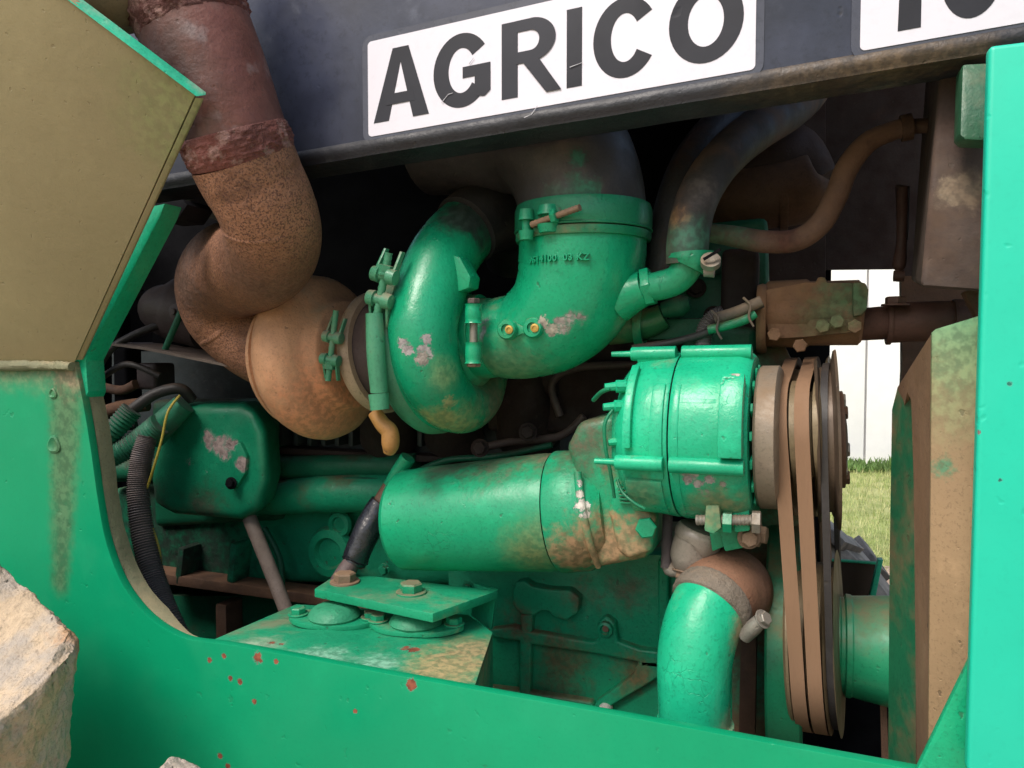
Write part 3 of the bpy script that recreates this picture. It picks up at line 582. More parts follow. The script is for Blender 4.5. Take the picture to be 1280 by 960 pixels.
# raised casting number wrapped on the elbow
def cast_text(s, px, py, size, cx, cy, rad, parent, m, a0):
    cu = bpy.data.curves.new('t', 'FONT'); cu.body = s; cu.size = size; cu.extrude = .0022; cu.bevel_depth = .00035; cu.resolution_u = 2; cu.space_character = 1.08
    ob = bpy.data.objects.new('t', cu); COL.objects.link(ob); dg = bpy.context.evaluated_depsgraph_get(); dg.update()
    me = bpy.data.meshes.new_from_object(ob.evaluated_get(dg)); bpy.data.objects.remove(ob)
    z0 = P(px, py, cy - rad).z
    q = MB(); vs = []
    for v in me.vertices:
        a = a0 + v.co.x / rad; rr = rad + v.co.z
        vs.append(V(cx + math.sin(a) * rr, cy - math.cos(a) * rr, z0 + v.co.y - .05 * 0))
    q.add(vs, [tuple(p.vertices) for p in me.polygons]); part('casting_number', q, m, parent=parent, recalc=False)
cxe = X(728, YE)
cast_text('9614100  03 KZ', 700, 326, .0118, cxe, YE, .0862, ie, m_elb, R(-36))
# ---------------- black rubber elbow above it
m_rub = mat('black_rubber_elbow', (.040, .036, .037), rough=.45, var=.35, dust=.5, dustc=(.13, .10, .082), dustup=0, bump=.8, bscale=50, spots=[
    (P(722, 238, .89), .017, (.03, .15, .09), .4), (P(742, 236, .89), .012, (.03, .15, .09), .4), (P(698, 243, .89), .018, (.06, .11, .08), .4), (P(722, 198, .89), .011, (.02, .12, .08), .4), (P(686, 232, .9), .01, (.07, .1, .08), .4)])
q = MB(); tube(q, pt([(728, 296, YE, 79.5), (727, 262, YE, 79), (720, 225, YE, 79), (702, 190, YE, 80), (668, 165, .98, 80), (620, 160, .99, 78), (540, 165, 1.0, 76)]), seg=60, sub=10); part('rubber_elbow', q, m_rub, smooth=80, label='big black rubber elbow going up under the hood')
q = MB(); tube(q, [(V(cxe, YE, Z(728, 292, YE)) + V(math.sin(R(t)) * .0905, -math.cos(R(t)) * .0905, .001), .0018) for t in range(0, 361, 8)], seg=8, sub=1); lathe(q, V(cxe, YE, Z(728, 292, YE)), V(0, 0, 1), [(0, .087), (0, .0905), (.006, .0915), (.028, .0915), (.034, .0895), (.034, .086)], 72, closed=True); hb = part('hose_band', q, green('band_green', base=(.012, .22, .125), dust=.3, dustc=(.12, .1, .07)), label='wide green clamp band round the black rubber elbow')
WL[hb] = WL[hb]
ang = R(-52); 
for (a, h) in ((657, 282), (679, 280)):
    pass
for (a, b, hh_, w_) in ((658, 281, 19, 10), (686, 274, 17, 15)):
    q = MB(); tube(q, pt([(a, b + hh_, .886, w_ * .8), (a, b + hh_ * .4, .886, w_)]), seg=14, sub=1); tube(q, pt([(a, b - hh_ * .3, .886, w_), (a, b - hh_, .886, w_ * .85)]), seg=14, sub=1)
    tube(q, pt([(a, b + hh_, .888, w_ * .6), (a, b - hh_, .888, w_ * .6)]), seg=12, sub=1); part('clamp_lug', q, m_bolt, parent=hb, smooth=35)
q = MB(); tube(q, [(P(664 + 2.1 * i, 281 - .75 * i, .882 - .0006 * i), .0043 if i % 2 else .0036) for i in range(30)], seg=10, sub=1); part('clamp_bolt', q, m_rbolt, parent=hb)
bolt(P(690, 271, .873), (P(725, 264, .868) - P(664, 281, .882)), .0088, m_bolt, hb, washer=False, name='nut')
# ---------------- side outlet, hex fitting, small elbow, heater hoses
q = MB(); tube(q, pt([(775, 372, .955, 30), (795, 364, .95, 24), (806, 360, .948, 22)]), seg=32, sub=5); part('outlet_boss', q, m_elb, parent=ie)
q = MB(); lathe(q, P(804, 360, .948), (P(820, 356, .948) - P(804, 360, .948)), [(0, .018), (.001, .026), (.012, .026), (.013, .018)], 6); part('hex_fitting', q, m_elb, parent=ie, bevel=.001, smooth=20)
m_gpipe = green('outlet_pipe_green', base=(.015, .28, .16), dust=.35, dustc=(.2, .15, .08), bump=.8)
q = MB(); tube(q, pt([(808, 359, .945, 17), (825, 357, .94, 18), (845, 350, .935, 18), (857, 336, .93, 19), (861, 320, .93, 19)]), seg=28, sub=6, rfun=lambda L, a, t: 1 + (.1 if t < .1 else 0)); part('outlet_pipe', q, m_gpipe, smooth=70)
m_h1 = mat('dusty_brown_black_hose', (.045, .038, .035), rough=.6, var=.4, dust=.75, dustc=(.16, .095, .065), bump=1, bscale=45, spots=[(P(858, 300, .92), .025, (.04, .16, .10), .7), (P(852, 275, .92), .014, (.28, .14, .06), .5), (P(880, 235, .92), .02, (.11, .09, .08), .8)])
q = MB(); tube(q, pt([(859, 330, .93, 26), (860, 300, .93, 26), (868, 258, .94, 26), (888, 218, .97, 26), (918, 184, 1.01, 26), (952, 158, 1.07, 26), (985, 138, 1.15, 25), (1012, 112, 1.28, 24), (1030, 70, 1.42, 23), (1040, 20, 1.5, 22)]), seg=32, sub=8); part('coolant_hose', q, m_h1, smooth=70, label='thick dusty hose arching up and right from the intake elbow')
q = MB(); tube(q, pt([(830, 345, 1.03, 23), (833, 300, 1.03, 23), (844, 250, 1.04, 23), (862, 205, 1.06, 23), (892, 165, 1.11, 23), (925, 138, 1.18, 23), (950, 105, 1.3, 22), (965, 50, 1.42, 22)]), seg=28, sub=8); part('coolant_hose', q, mat('black_hose_behind', (.04, .038, .042), rough=.55, var=.5, dust=.5, dustc=(.10, .05, .035), bump=1), smooth=70, label='thinner black hose behind the thick one')
q = MB(); tube(q, pt([(863, 317, .93, 29), (863, 327, .93, 29.5), (860, 334, .93, 27)]), seg=32, sub=3, rfun=lambda L, a, t: 1 + .05 * math.sin(a * 9) * t); part('clamp_band', q, m_gdust)
q = MB(); tube(q, pt([(880, 338, .905, 8), (893, 338, .905, 9)]), seg=14, sub=1); part('clamp_saddle', q, m_steel)
q = MB(); lathe(q, P(888, 330, .902), V(.1, -.7, .5), [(0, .006), (0, .0115), (.008, .0115), (.0085, .009), (.006, .002)], 20); sc1 = part('clamp_screw', q, m_steel)
q = MB(); boxm(q, P(890, 318, .887), (.022, .004, .003), Matrix.Rotation(R(-30), 3, 'Y')); part('screw_slot', q, m_dark, parent=sc1)
m_h2 = mat('brown_dust_hose', (.12, .065, .045), rough=.75, var=.35, dust=.8, dustc=(.20, .11, .07), bump=1, spots=[(P(905, 293, 1.0), .03, (.05, .12, .07), .8), (P(980, 298, 1.0), .02, (.10, .04, .03), .5)])
q = MB(); tube(q, pt([(880, 290, 1.0, 11), (915, 295, 1.0, 13), (955, 302, 1.0, 14), (995, 300, 1.0, 14), (1025, 280, 1.0, 14), (1045, 245, 1.0, 14), (1060, 208, 1.0, 14), (1085, 178, 1.0, 13), (1115, 164, 1.0, 12), (1132, 160, 1.0, 12)]), seg=24, sub=8); part('bypass_hose', q, m_h2, smooth=70, label='slim brown dusty hose in an S bend to the radiator')
q = MB(); tube(q, pt([(1126, 161, 1.0, 16), (1140, 158, 1.0, 16)]), seg=24, sub=1); part('hose_clip', q, m_brown)
q = MB(); tube(q, pt([(1140, 158, 1.0, 9), (1170, 157, 1.0, 9)]), seg=16, sub=1); part('radiator_stub', q, m_brown)
# big brown intake duct behind
q = MB(); tube(q, pt([(880, 250, 1.25, 36), (940, 246, 1.25, 40), (985, 240, 1.25, 42), (1020, 232, 1.25, 40), (1028, 225, 1.25, 20)]), seg=40, sub=6); part('air_duct', q, m_brown, smooth=60)
q = MB(); tube(q, pt([(930, 210, 1.28, 50), (975, 205, 1.28, 52), (1010, 240, 1.28, 40)]), seg=40, sub=6); part('duct_hood', q, m_darkbrown, smooth=60)
q = MB(); lathe(q, V(X(972, 1.22), 1.25, Z(972, 246, 1.25)), AX, [(0, .048), (0, .052), (.012, .052), (.012, .048)], 40, closed=True); part('duct_band', q, m_brown, bevel=.001)
# ---------------- small parts under the elbow, wiring
q = MB(); tube(q, pt([(765, 405, 1.03, 26), (790, 406, 1.03, 22), (815, 402, 1.03, 18), (830, 395, 1.03, 16)]), seg=28, sub=5); part('thermostat_outlet', q, green('outlet_green_brown', base=(.03, .17, .08), dust=.5, dustc=(.24, .14, .06)), smooth=60)
q = MB(); lathe(q, P(795, 406, 1.03), AX, [(0, .026), (0, .030), (.012, .030), (.012, .026)], 28, closed=True); part('outlet_clamp', q, m_gdust, bevel=.001)
q = MB(); tube(q, pt([(828, 388, 1.02, 10), (850, 382, 1.02, 14), (862, 379, 1.02, 8)]), seg=10, sub=3); part('sensor_plug', q, m_gdark)
q = MB(); boxm(q, P(838, 412, 1.06), (.10, .04, .03)); part('thermostat_housing', q, m_gdark, bevel=.006)
m_cab = mat('dusty_grey_cable', (.10, .08, .07), rough=.7, var=.3, dust=.7, dustc=(.26, .19, .13), bump=.8)
m_corr = mat('corrugated_black_conduit', (.11, .095, .10), rough=.5, var=.3, dust=.4, dustc=(.2, .16, .15), bump=.5)
corr = lambda n_: (lambda L, a, t: 1 + .07 * math.sin(t * n_ * 2 * math.pi))
q = MB(); tube(q, pt([(878, 440, 1.0, 10), (880, 415, 1.0, 10), (890, 398, 1.0, 10), (905, 390, 1.0, 9)]), seg=16, sub=34, rfun=corr(22)); part('conduit', q, m_corr, smooth=70)
for pl, mm in (([(790, 436, .98, 5), (840, 428, .99, 5), (885, 415, .985, 5), (920, 395, .985, 6), (952, 378, .99, 7)], m_hose), ([(885, 412, .98, 6), (905, 408, .98, 6), (930, 400, .98, 6), (945, 392, .98, 5)], m_gdust), ([(893, 398, .98, 7), (920, 390, .98, 7), (952, 376, .98, 7)], m_cab)):
    q = MB(); tube(q, pt(pl), seg=14, sub=7); part('wiring', q, mm, smooth=70)
for (a, b) in ((893, 400), (933, 384)):
    q = MB(); tube(q, pt([(a - 4, b - 12, .972, 1.6), (a + 5, b - 2, .970, 1.6), (a + 3, b + 12, .972, 1.6), (a + 9, b + 24, .975, 1.4)]), seg=8, sub=5); part('cable_tie', q, m_cab)
# dark engine bits behind the intake elbow and pump
for (a, b, Y, s, m_) in ((905, 345, 1.18, (.13, .05, .16), m_gdark), (880, 385, 1.15, (.10, .05, .10), m_gdark), (900, 425, 1.08, (.10, .04, .04), m_gdark), (925, 370, 1.1, (.05, .05, .13), m_darkbrown), (740, 480, 1.2, (.35, .08, .16), m_darkbrown)):
    q = MB(); boxm(q, P(a, b, Y), s, Matrix.Rotation(random.uniform(-.06, .06), 3, 'Y')); part('engine_casting', q, m_, bevel=.012, bseg=3)
for (a, b, Y) in ((892, 395, 1.12), (915, 330, 1.14), (870, 360, 1.12), (600, 560, 1.08), (660, 540, 1.1), (640, 500, 1.12)): bolt(P(a, b, Y), V(.2, -1, .1), .011, m_darkbrown, T)
# ---------------- hydraulic pump at upper right with its pipe
m_pump = mat('brown_caked_pump', (.19, .10, .055), rough=.8, var=.35, dust=.6, dustc=(.25, .135, .07), bump=1.4, spots=[(P(1055, 365, 1.0), .03, (.05, .13, .06), .7), (P(1035, 395, 1.0), .03, (.10, .13, .06), .8), (P(1075, 375, 1.0), .02, (.06, .12, .06), .6)])
pm = bpy.data.objects.new('hydraulic_pump', None); COL.objects.link(pm); pm.parent = T; YPm = 1.06; c_ = P(1000, 395, YPm); WL[pm] = c_; pm.location = c_ - WL[T]; pm['label'] = 'brown dust-caked pump above the belts'
def xrot(px): return X(px, YPm)
q = MB(); rz_ = lambda px: px * M(1000, YPm)
lathe(q, V(X(952, YPm), YPm, Z(1000, 392, YPm)), AX, [(0, .02), (.0, .036), (.008, .042), (.055, .043), (.060, .040), (.118, .040), (.122, .036), (.124, .02)], 36, rmod=lambda a, t: 1 + .06 * math.cos(4 * a)); part('pump_body', q, m_pump, parent=pm)
q = MB(); prism(q, [V(X(958, 1.02), 1.02, Z(958, y_, 1.02)) if 0 else P(x_, y_, 1.02) for x_, y_ in ((955, 362), (1008, 352), (1020, 353), (1022, 346), (1032, 346), (1034, 353), (1066, 353), (1070, 362), (1068, 416), (1040, 418), (1005, 422), (960, 424))], V(0, .06, 0)); part('valve_block', q, m_pump, parent=pm, bevel=.005, tri=True)
q = MB(); prism(q, [P(1066, 352, 1.01), P(1082, 353, 1.01), P(1086, 362, 1.01), P(1084, 386, 1.01), P(1078, 394, 1.01), P(1066, 396, 1.01)], V(0, .07, 0)); part('port_flange', q, m_pump, parent=pm, bevel=.004)
for (a, b) in ((1028, 408), (1046, 402), (1068, 408), (968, 418), (1000, 432)): bolt(P(a, b, 1.012), V(0, -1, 0), .009, m_pump, pm, washer=False)
q = MB(); lathe(q, V(X(946, YPm), YPm, Z(1000, 398, YPm)), AX, [(0, .02), (0, .052), (.006, .054), (.012, .052), (.012, .02)], 30, rmod=lambda a, t: 1 + .12 * math.cos(2 * a)); part('mounting_flange', q, m_pump, parent=pm, bevel=.001)
m_pipe = mat('dark_brown_steel_pipe', (.075, .032, .022), rough=.65, var=.4, dust=.5, dustc=(.14, .065, .042), bump=1)
q = MB(); tube(q, pt([(1070, 406, 1.06, 20), (1115, 403, 1.06, 21), (1160, 402, 1.06, 21)]), seg=28, sub=3); tube(q, pt([(1108, 404, 1.06, 25), (1150, 402, 1.06, 25), (1192, 401, 1.06, 25)]), seg=28, sub=2); tube(q, pt([(1190, 402, 1.06, 28), (1230, 402, 1.06, 28)]), seg=28, sub=1); part('hydraulic_pipe', q, m_pipe, smooth=30)
q = MB(); tube(q, pt([(1108, 404, 1.06, 27), (1114, 404, 1.06, 27)]), seg=28, sub=1); part('pipe_clamp', q, m_pipe, bevel=.001)
bolt(P(1119, 382, 1.03), V(0, 0, 1), .012, m_pipe, T)
q = MB(); tube(q, pt([(1128, 235, 1.08, 7), (1127, 300, 1.08, 6), (1124, 330, 1.08, 8), (1122, 338, 1.08, 4)]), seg=12, sub=4); tube(q, pt([(1117, 345, 1.08, 7), (1130, 345, 1.08, 7)]), seg=10, sub=1); tube(q, pt([(1123, 336, 1.08, 4), (1123, 352, 1.08, 3)]), seg=8, sub=1); part('drain_cock', q, m_pipe)
q = MB(); prism(q, [P(1120, 230, 1.1), P(1138, 232, 1.1), P(1136, 300, 1.1), P(1122, 290, 1.1)], V(0, .01, 0)); part('cock_bracket', q, m_darkbrown, bevel=.002)
# brown backplate behind alternator / belts
q = MB(); prism(q, [P(895, 432, 1.09), P(965, 428, 1.09), P(980, 430, 1.09), P(1000, 470, 1.09), P(1000, 960, 1.09), P(915, 960, 1.09), P(915, 480, 1.09)], V(0, .02, 0)); part('front_plate', q, mat('brown_green_front_plate', (.16, .09, .05), rough=.75, var=.3, dust=.5, bump=1, spots=[(P(930, 470, 1.09), .05, (.05, .16, .08), .8), (P(950, 640, 1.09), .05, (.03, .17, .10), .8), (P(945, 850, 1.09), .05, (.02, .2, .11), .8)]), bevel=.003, tri=True)
# ---------------- alternator
al = bpy.data.objects.new('alternator', None); COL.objects.link(al); al.parent = T; YA = .97; zA = Z(860, 543, YA); AA = V(1, -.07, .015).normalized()
c_ = V(X(860, YA), YA, zA); WL[al] = c_; al.location = c_ - WL[T]; al['label'] = 'light green alternator with a dark split seam round its body'
m_alt = green('alternator_green', base=(.012, .45, .27), rough=.33, dust=.14, bump=.7, bscale=50, seed=2, dustc=(.3, .25, .15), spots=[
    (P(862, 595, .868), .0065, GREY, .05), (P(860, 602, .868), .005, GREY, .05), (P(872, 607, .868), .0055, GREY, .05), (P(887, 600, .868), .004, GREY, .05), (P(903, 607, .868), .003, GREY, .05), (P(880, 622, .87), .01, (.2, .22, .25), .3), (P(920, 462, .87), .006, (.45, .4, .35), .05),
    (P(838, 441, .88), .012, (.5, .45, .4), .05), (P(900, 640, .88), .03, (.2, .19, .1), .7), (P(800, 625, .88), .025, (.13, .22, .12), .8)])
m_alt2 = green('alternator_rim_green', base=(.008, .38, .22), rough=.4, dust=.3, bump=.8)
ra = .1055; L0 = -(c_.x - X(772, .9)); L1 = X(944, .88) - c_.x
q = MB(); lathe(q, c_, AA, [(L0, .03), (L0, .072), (L0 + .004, .082), (L0 + .015, .094), (L0 + .022, .100), (-.006, ra), (-.004, ra - .001)], 72); part('rear_housing', q, m_alt, parent=al, smooth=35)
q = MB(); lathe(q, c_, AA, [(-.008, .03), (-.008, ra - .0035), (0, ra - .0035), (0, .03)], 64); part('stator_ring', q, m_dark, parent=al)
q = MB(); lathe(q, c_, AA, [(-.002, .05), (-.002, ra - .001), (0, ra), (.004, ra + .001), (L1 - .015, ra + .001), (L1 - .004, ra - .002), (L1, ra - .006), (L1, .03)], 72); part('front_housing', q, m_alt, parent=al, smooth=35)
uA, vA = frame_of(AA)
def rad(deg):  # direction round the alternator axis: 0 = toward the viewer, 90 = up
    f = V(0, -1, 0); f = (f - AA * f.dot(AA)).normalized(); u = AA.cross(f); u = u if u.z > 0 else -u
    return f * math.cos(R(deg)) + u * math.sin(R(deg))
# through-bolt ribs
for dg in (-13, 74):
    d = rad(dg); o = c_ + d * (ra + .0035)
    if dg == 62: o = c_ + d * (ra + .001)
    q = MB(); tube(q, [(o + AA * (L0 + .012), .009), (o + AA * -.007, .0092)], seg=18, sub=1); tube(q, [(o + AA * 0, .0095), (o + AA * (L1 - .002), .0095)], seg=18, sub=1); part('bolt_rib', q, m_alt, parent=al, bevel=.0015)
    q = MB(); tube(q, [(o + AA * (L0 - .014), .0035), (o + AA * (L0 + .013), .0042)], seg=10, sub=1); part('through_bolt', q, m_alt, parent=al)
# raised corner box, top ledges
def patch(dg0, dg1, a0, a1, h, name, m=None, n_=8, bev=.002):
    q = MB(); vs = []; 
    for i in range(n_ + 1):
        d = rad(dg0 + (dg1 - dg0) * i / n_)
        for (t, rr) in ((a0, ra - .006), (a1, ra - .006), (a1, ra + h), (a0, ra + h)): vs.append(c_ + AA * t + d * rr)
    fs = [(i * 4 + k, i * 4 + (k + 1) % 4, i * 4 + 4 + (k + 1) % 4, i * 4 + 4 + k) for i in range(n_) for k in range(4)] + [(0, 1, 2, 3), tuple(n_ * 4 + k for k in range(4))]
    q.add(vs, fs); part(name, q, m or m_alt, parent=al, bevel=bev)
patch(-6, 42, L1 - .029, L1 - .003, .016, 'corner_box')
patch(74, 110, .004, L1 - .010, .004, 'top_pad'); patch(70, 110, L0 + .02, -.014, .004, 'top_pad'); patch(-4, 58, L0 + .020, L0 + .030, .0025, 'side_rib'); patch(26, 29, .004, L1 - .034, .0012, 'side_rib')
patch(-26, -60, L0 + .02, -.012, .0025, 'lower_pad'); patch(-24, 40, -.024, -.0085, .003, 'seam_rim'); patch(-60, 40, .001, .010, .0025, 'seam_rim')

# front cooling slots
for k_ in range(9):
    d = rad(-60 + 22 * k_); q = MB(); prism(q, [c_ + AA * (L1 + .001) + d * .07 + d.cross(AA) * .006, c_ + AA * (L1 + .001) + d * .089 + d.cross(AA) * .005, c_ + AA * (L1 + .001) + d * .089 - d.cross(AA) * .005, c_ + AA * (L1 + .001) + d * .07 - d.cross(AA) * .006], AA * .003); part('front_fin', q, m_alt2, parent=al, bevel=.001)
# rear terminals
for (a, b) in ((764, 483), (762, 508), (768, 552)):
    q = MB(); tube(q, pt([(a + 18, b, .90, 8), (a + 6, b, .895, 8), (a + 5, b, .895, 5.5), (a - 8, b + 1, .89, 4.5)]), seg=8, sub=1); part('terminal', q, m_alt, parent=al, smooth=25)
q = MB(); boxm(q, P(776, 545, .905), (.02, .02, .075)); part('terminal_block', q, m_alt2, parent=al, bevel=.003)
m_wire = green('painted_wire', base=(.01, .20, .11), dust=.3)
for pl in ([(766, 512, .89, 2), (756, 530, .885, 2.4), (757, 560, .885, 2.4), (763, 590, .89, 2.4), (768, 622, .90, 2.2)], [(772, 600, .90, 2), (778, 615, .89, 2), (792, 628, .885, 2.2), (806, 636, .885, 2.2)], [(764, 485, .89, 3), (752, 490, .90, 3), (742, 500, .92, 3)]):
    q = MB(); tube(q, pt(pl), seg=8, sub=8); part('wire', q, m_wire, parent=al, smooth=70)
# fan wheel
m_fan = mat('dusty_beige_alloy', (.27, .22, .17), rough=.45, var=.2, metal=.2, dust=.5, dustc=(.26, .17, .10), bump=.5)
q = MB(); lathe(q, c_, AA, [(L1 + .004, .02), (L1 + .004, .085), (L1 + .007, .088), (L1 + .027, .088), (L1 + .030, .083), (L1 + .032, .02)], 56); part('fan', q, m_fan, parent=al, smooth=35)
# bracket, adjusting bolt
q = MB(); prism(q, [P(882, 632, .885), P(899, 632, .885), P(902, 660, .885), P(892, 668, .885), P(880, 664, .885)], V(0, .02, 0)); part('mounting_ear', q, m_alt, parent=al, bevel=.003)
q = MB(); prism(q, [P(913, 622, .90), P(936, 622, .90), P(938, 664, .90), P(918, 666, .90)], V(0, .03, 0)); part('mounting_ear', q, m_alt2, parent=al, bevel=.003)
q = MB(); tube(q, [(P(870 + 2.4 * i, 650, .895), .0066 if i % 2 else .0058) for i in range(30)], seg=12, sub=1); part('pivot_bolt', q, m_steel, parent=al)
q = MB(); lathe(q, P(940, 652, .895), AX, [(0, .008), (0, .0135), (.009, .0135), (.010, .011), (.010, .004)], 6); part('bolt_head', q, m_steel, parent=al, smooth=20)
q = MB(); lathe(q, P(904, 652, .895), AX, [(0, .008), (0, .0125), (.010, .0125), (.010, .006)], 6); part('nut', q, m_bolt, parent=al, smooth=20)
q = MB(); prism(q, [P(896, 655, .92), P(912, 655, .92), P(936, 640, .92), P(936, 684, .92), P(906, 690, .92)], V(0, .03, 0)); part('alternator_bracket', q, m_gdust, bevel=.003)
q = MB(); prism(q, [P(884, 650, .93), P(912, 640, .93), P(915, 680, .93), P(890, 690, .93)], V(0, .03, 0)); part('adjusting_arm', q, m_gdust, bevel=.003)
bolt(P(948, 668, .93), V(1, -.2, 0), .011, m_rbolt, T); bolt(P(936, 672, .915), V(.2, -1, 0), .010, m_rbolt, T)
# ---------------- belts and pulleys
m_belt = mat('tan_dusty_belt', (.235, .135, .078), rough=.8, var=.12, dust=.3, dustc=(.33, .19, .11), bump=.4, stretch=(1, 1, .1), grain=.25)
m_belt2 = mat('black_belt_flank', (.03, .026, .026), rough=.6, var=.4, dust=.25, dustc=(.1, .07, .05), bump=.5)
m_pul = green('pulley_green_brown', base=(.035, .14, .075), rough=.5, dust=.6, dustc=(.22, .135, .075), bump=.5, chips=.05, chipc=(.3, .25, .2))
m_pul2 = mat('dusty_olive_pulley', (.20, .15, .085), rough=.5, var=.25, metal=.2, dust=.4, dustc=(.27, .18, .10), bump=.4)
nP = V(1, -.11, .06).normalized()
ca = P(993, 543, .970); ch = P(1012, 546, 1.075); cl_ = P(1018, 798, 1.03); rA, rH, rL = .066, .106, .112
def pulley(name, o, prof, m, par=T, seg=72, label=None, ax=None):
    q = MB(); lathe(q, o, ax or nP, prof, seg); return part(name, q, m, parent=par, smooth=28, label=label)
g_ = lambda x0, r1, w_=.019, dp=.014: [(x0, r1), (x0 + .003, r1 - dp), (x0 + w_ - .003, r1 - dp), (x0 + w_, r1)]
pulley('alternator_pulley', ca, [(-.031, .02), (-.031, rA - .006), (-.029, rA)] + g_(-.018, rA) + g_(.0075, rA) + [(.034, rA), (.036, rA - .004), (.037, .02)], m_pul2, label='small double pulley of the alternator, both tan belts over it')
pulley('idler_pulley', ch, [(-.026, .02), (-.026, rH)] + g_(-.018, rH) + g_(.0075, rH) + [(.029, rH + .002), (.030, .02)], m_pul2, label='dusty pulley behind, the tan belts pass over its top')
cu = P(1024, 549, 1.0); nH = V(1, -.02, .04).normalized()
m_fl = mat('brown_flange_pulley', (.12, .085, .06), rough=.45, metal=.3, var=.3, dust=.4, dustc=(.2, .13, .08), bump=.3)
pulley('hub_pulley', cu, [(-.004, .03), (-.004, .098), (-.001, .103), (.002, .090), (.014, .090), (.018, .110), (.021, .112), (.022, .04)], m_fl, label='dark flanged pulley with a bolted hub', ax=nH)
q = MB(); lathe(q, cu, nH, [(.020, .02), (.020, .060), (.028, .060), (.029, .045), (.032, .02)], 40); hub = part('pulley_hub', q, m_brown, bevel=.0008)
fP = V(0, -1, 0); fP = (fP - nP * fP.dot(nP)).normalized(); gP = nP.cross(fP); gP = gP if gP.z > 0 else -gP
for k_ in range(6):
    a_ = R(60 * k_ + 22); bolt(cu + nH * .026 + (fP * math.cos(a_) + gP * math.sin(a_)) * .049, nH, .009, m_steel if k_ % 2 else m_brown, hub, washer=False)
cd = P(984, 800, 1.12)
dm = pulley('crank_damper', cd, [(-.023, .03), (-.023, .172), (-.020, .175), (.017, .175), (.020, .172), (.020, .03)], green('damper_green', base=(.008, .16, .085), dust=.5, dustc=(.2, .125, .06), bump=.3, rough=.45), label='wide green crank damper wheel streaked with dust', ax=V(1, -.02, .02).normalized())
lp = pulley('crank_pulley', cl_, [(-.026, .02), (-.026, rL - .004), (-.023, rL)] + g_(-.020, rL) + g_(-.001, rL) + [(.0185, rL + .002)] + g_(.0195, rL, .010, .02) + [(.0305, rL + .003), (.0315, .02)], m_pul2, label='grooved lower pulley carrying the belts')
kP = gP; eP = fP                                   # in-plane axes: eP towards the viewer, kP up
def hull2(pts):
    pts = sorted(pts); 
    def half(ps):
        h = []
        for p in ps:
            while len(h) > 1 and (h[-1][0] - h[-2][0]) * (p[1] - h[-2][1]) - (h[-1][1] - h[-2][1]) * (p[0] - h[-2][0]) <= 0: h.pop()
            h.append(p)
        return h[:-1]
    return half(pts) + half(pts[::-1])
def belt(circles, xo, w_, m, name, label=None, thick=.010):
    """closed belt round the given wheels (centre, radius), running in the pulleys' common plane at offset xo(height)"""
    o = circles[-1][0]; P2 = []
    for c, r in circles:
        d = c - o
        for t in range(0, 360, 6): P2.append((d.dot(eP) + r * math.cos(R(t)), d.dot(kP) + r * math.sin(R(t))))
    h = hull2(P2); out = []
    for i, a in enumerate(h):
        b = h[(i + 1) % len(h)]; n_ = max(1, int(math.dist(a, b) / .012))
        for k_ in range(n_): out.append((a[0] + (b[0] - a[0]) * k_ / n_, a[1] + (b[1] - a[1]) * k_ / n_))
    N_ = len(out); vs = []
    for i, p in enumerate(out):
        a, b = out[i - 1], out[(i + 1) % N_]; tx, ty = b[0] - a[0], b[1] - a[1]; L_ = math.hypot(tx, ty); nx, ny = ty / L_, -tx / L_
        base = o + eP * p[0] + kP * p[1] + nP * xo(p[1]); on = eP * nx + kP * ny
        for s_, h_ in ((-.5, 0), (.5, 0), (.36, -thick), (-.36, -thick)): vs.append(base + nP * s_ * w_ + on * h_)
    q = MB(); q.add(vs, [(i * 4 + k_, i * 4 + (k_ + 1) % 4, ((i + 1) % N_) * 4 + (k_ + 1) % 4, ((i + 1) % N_) * 4 + k_) for i in range(N_) for k_ in range(4)])
    part(name, q, m, smooth=30, label=label)
du = (ca - cl_).dot(nP); Hh_ = (ca - cl_).dot(kP)
for s_, l_, wch in ((-.0085, -.0105, 'left'), (.015, .0085, 'right')):
    belt([(ca, rA + .002), (ch, rH + .002), (cl_, rL + .002)], lambda z_, s_=s_, l_=l_: l_ + (du + s_ - l_) * max(0, min(1.12, z_ / Hh_)), .0160, m_belt, 'fan_belt', wch + ' one of the two tan belts')
du2 = (cu - cl_).dot(nP) + .012
belt([(cu, .095), (cl_, rL - .006)], lambda z_: .025 + (du2 - .025) * max(0, min(1.15, z_ / Hh_)), .008, m_belt2, 'drive_belt', 'narrow black belt right of the tan belts')
# fan hub and fan ring
q = MB(); o_ = P(1036, 803, 1.06); lathe(q, o_, V(1, -.03, 0).normalized(), [(0, .02), (0, .062), (.006, .064), (.012, .064), (.014, .061), (.018, .061), (.020, .0655), (.026, .0655), (.028, .064), (.086, .071), (.088, .02)], 60); part('fan_hub', q, green('hub_green_dusty', base=(.015, .26, .14), dust=.4, dustc=(.24, .16, .09), bump=.25, rough=.35), smooth=28, label='green cylindrical fan hub')
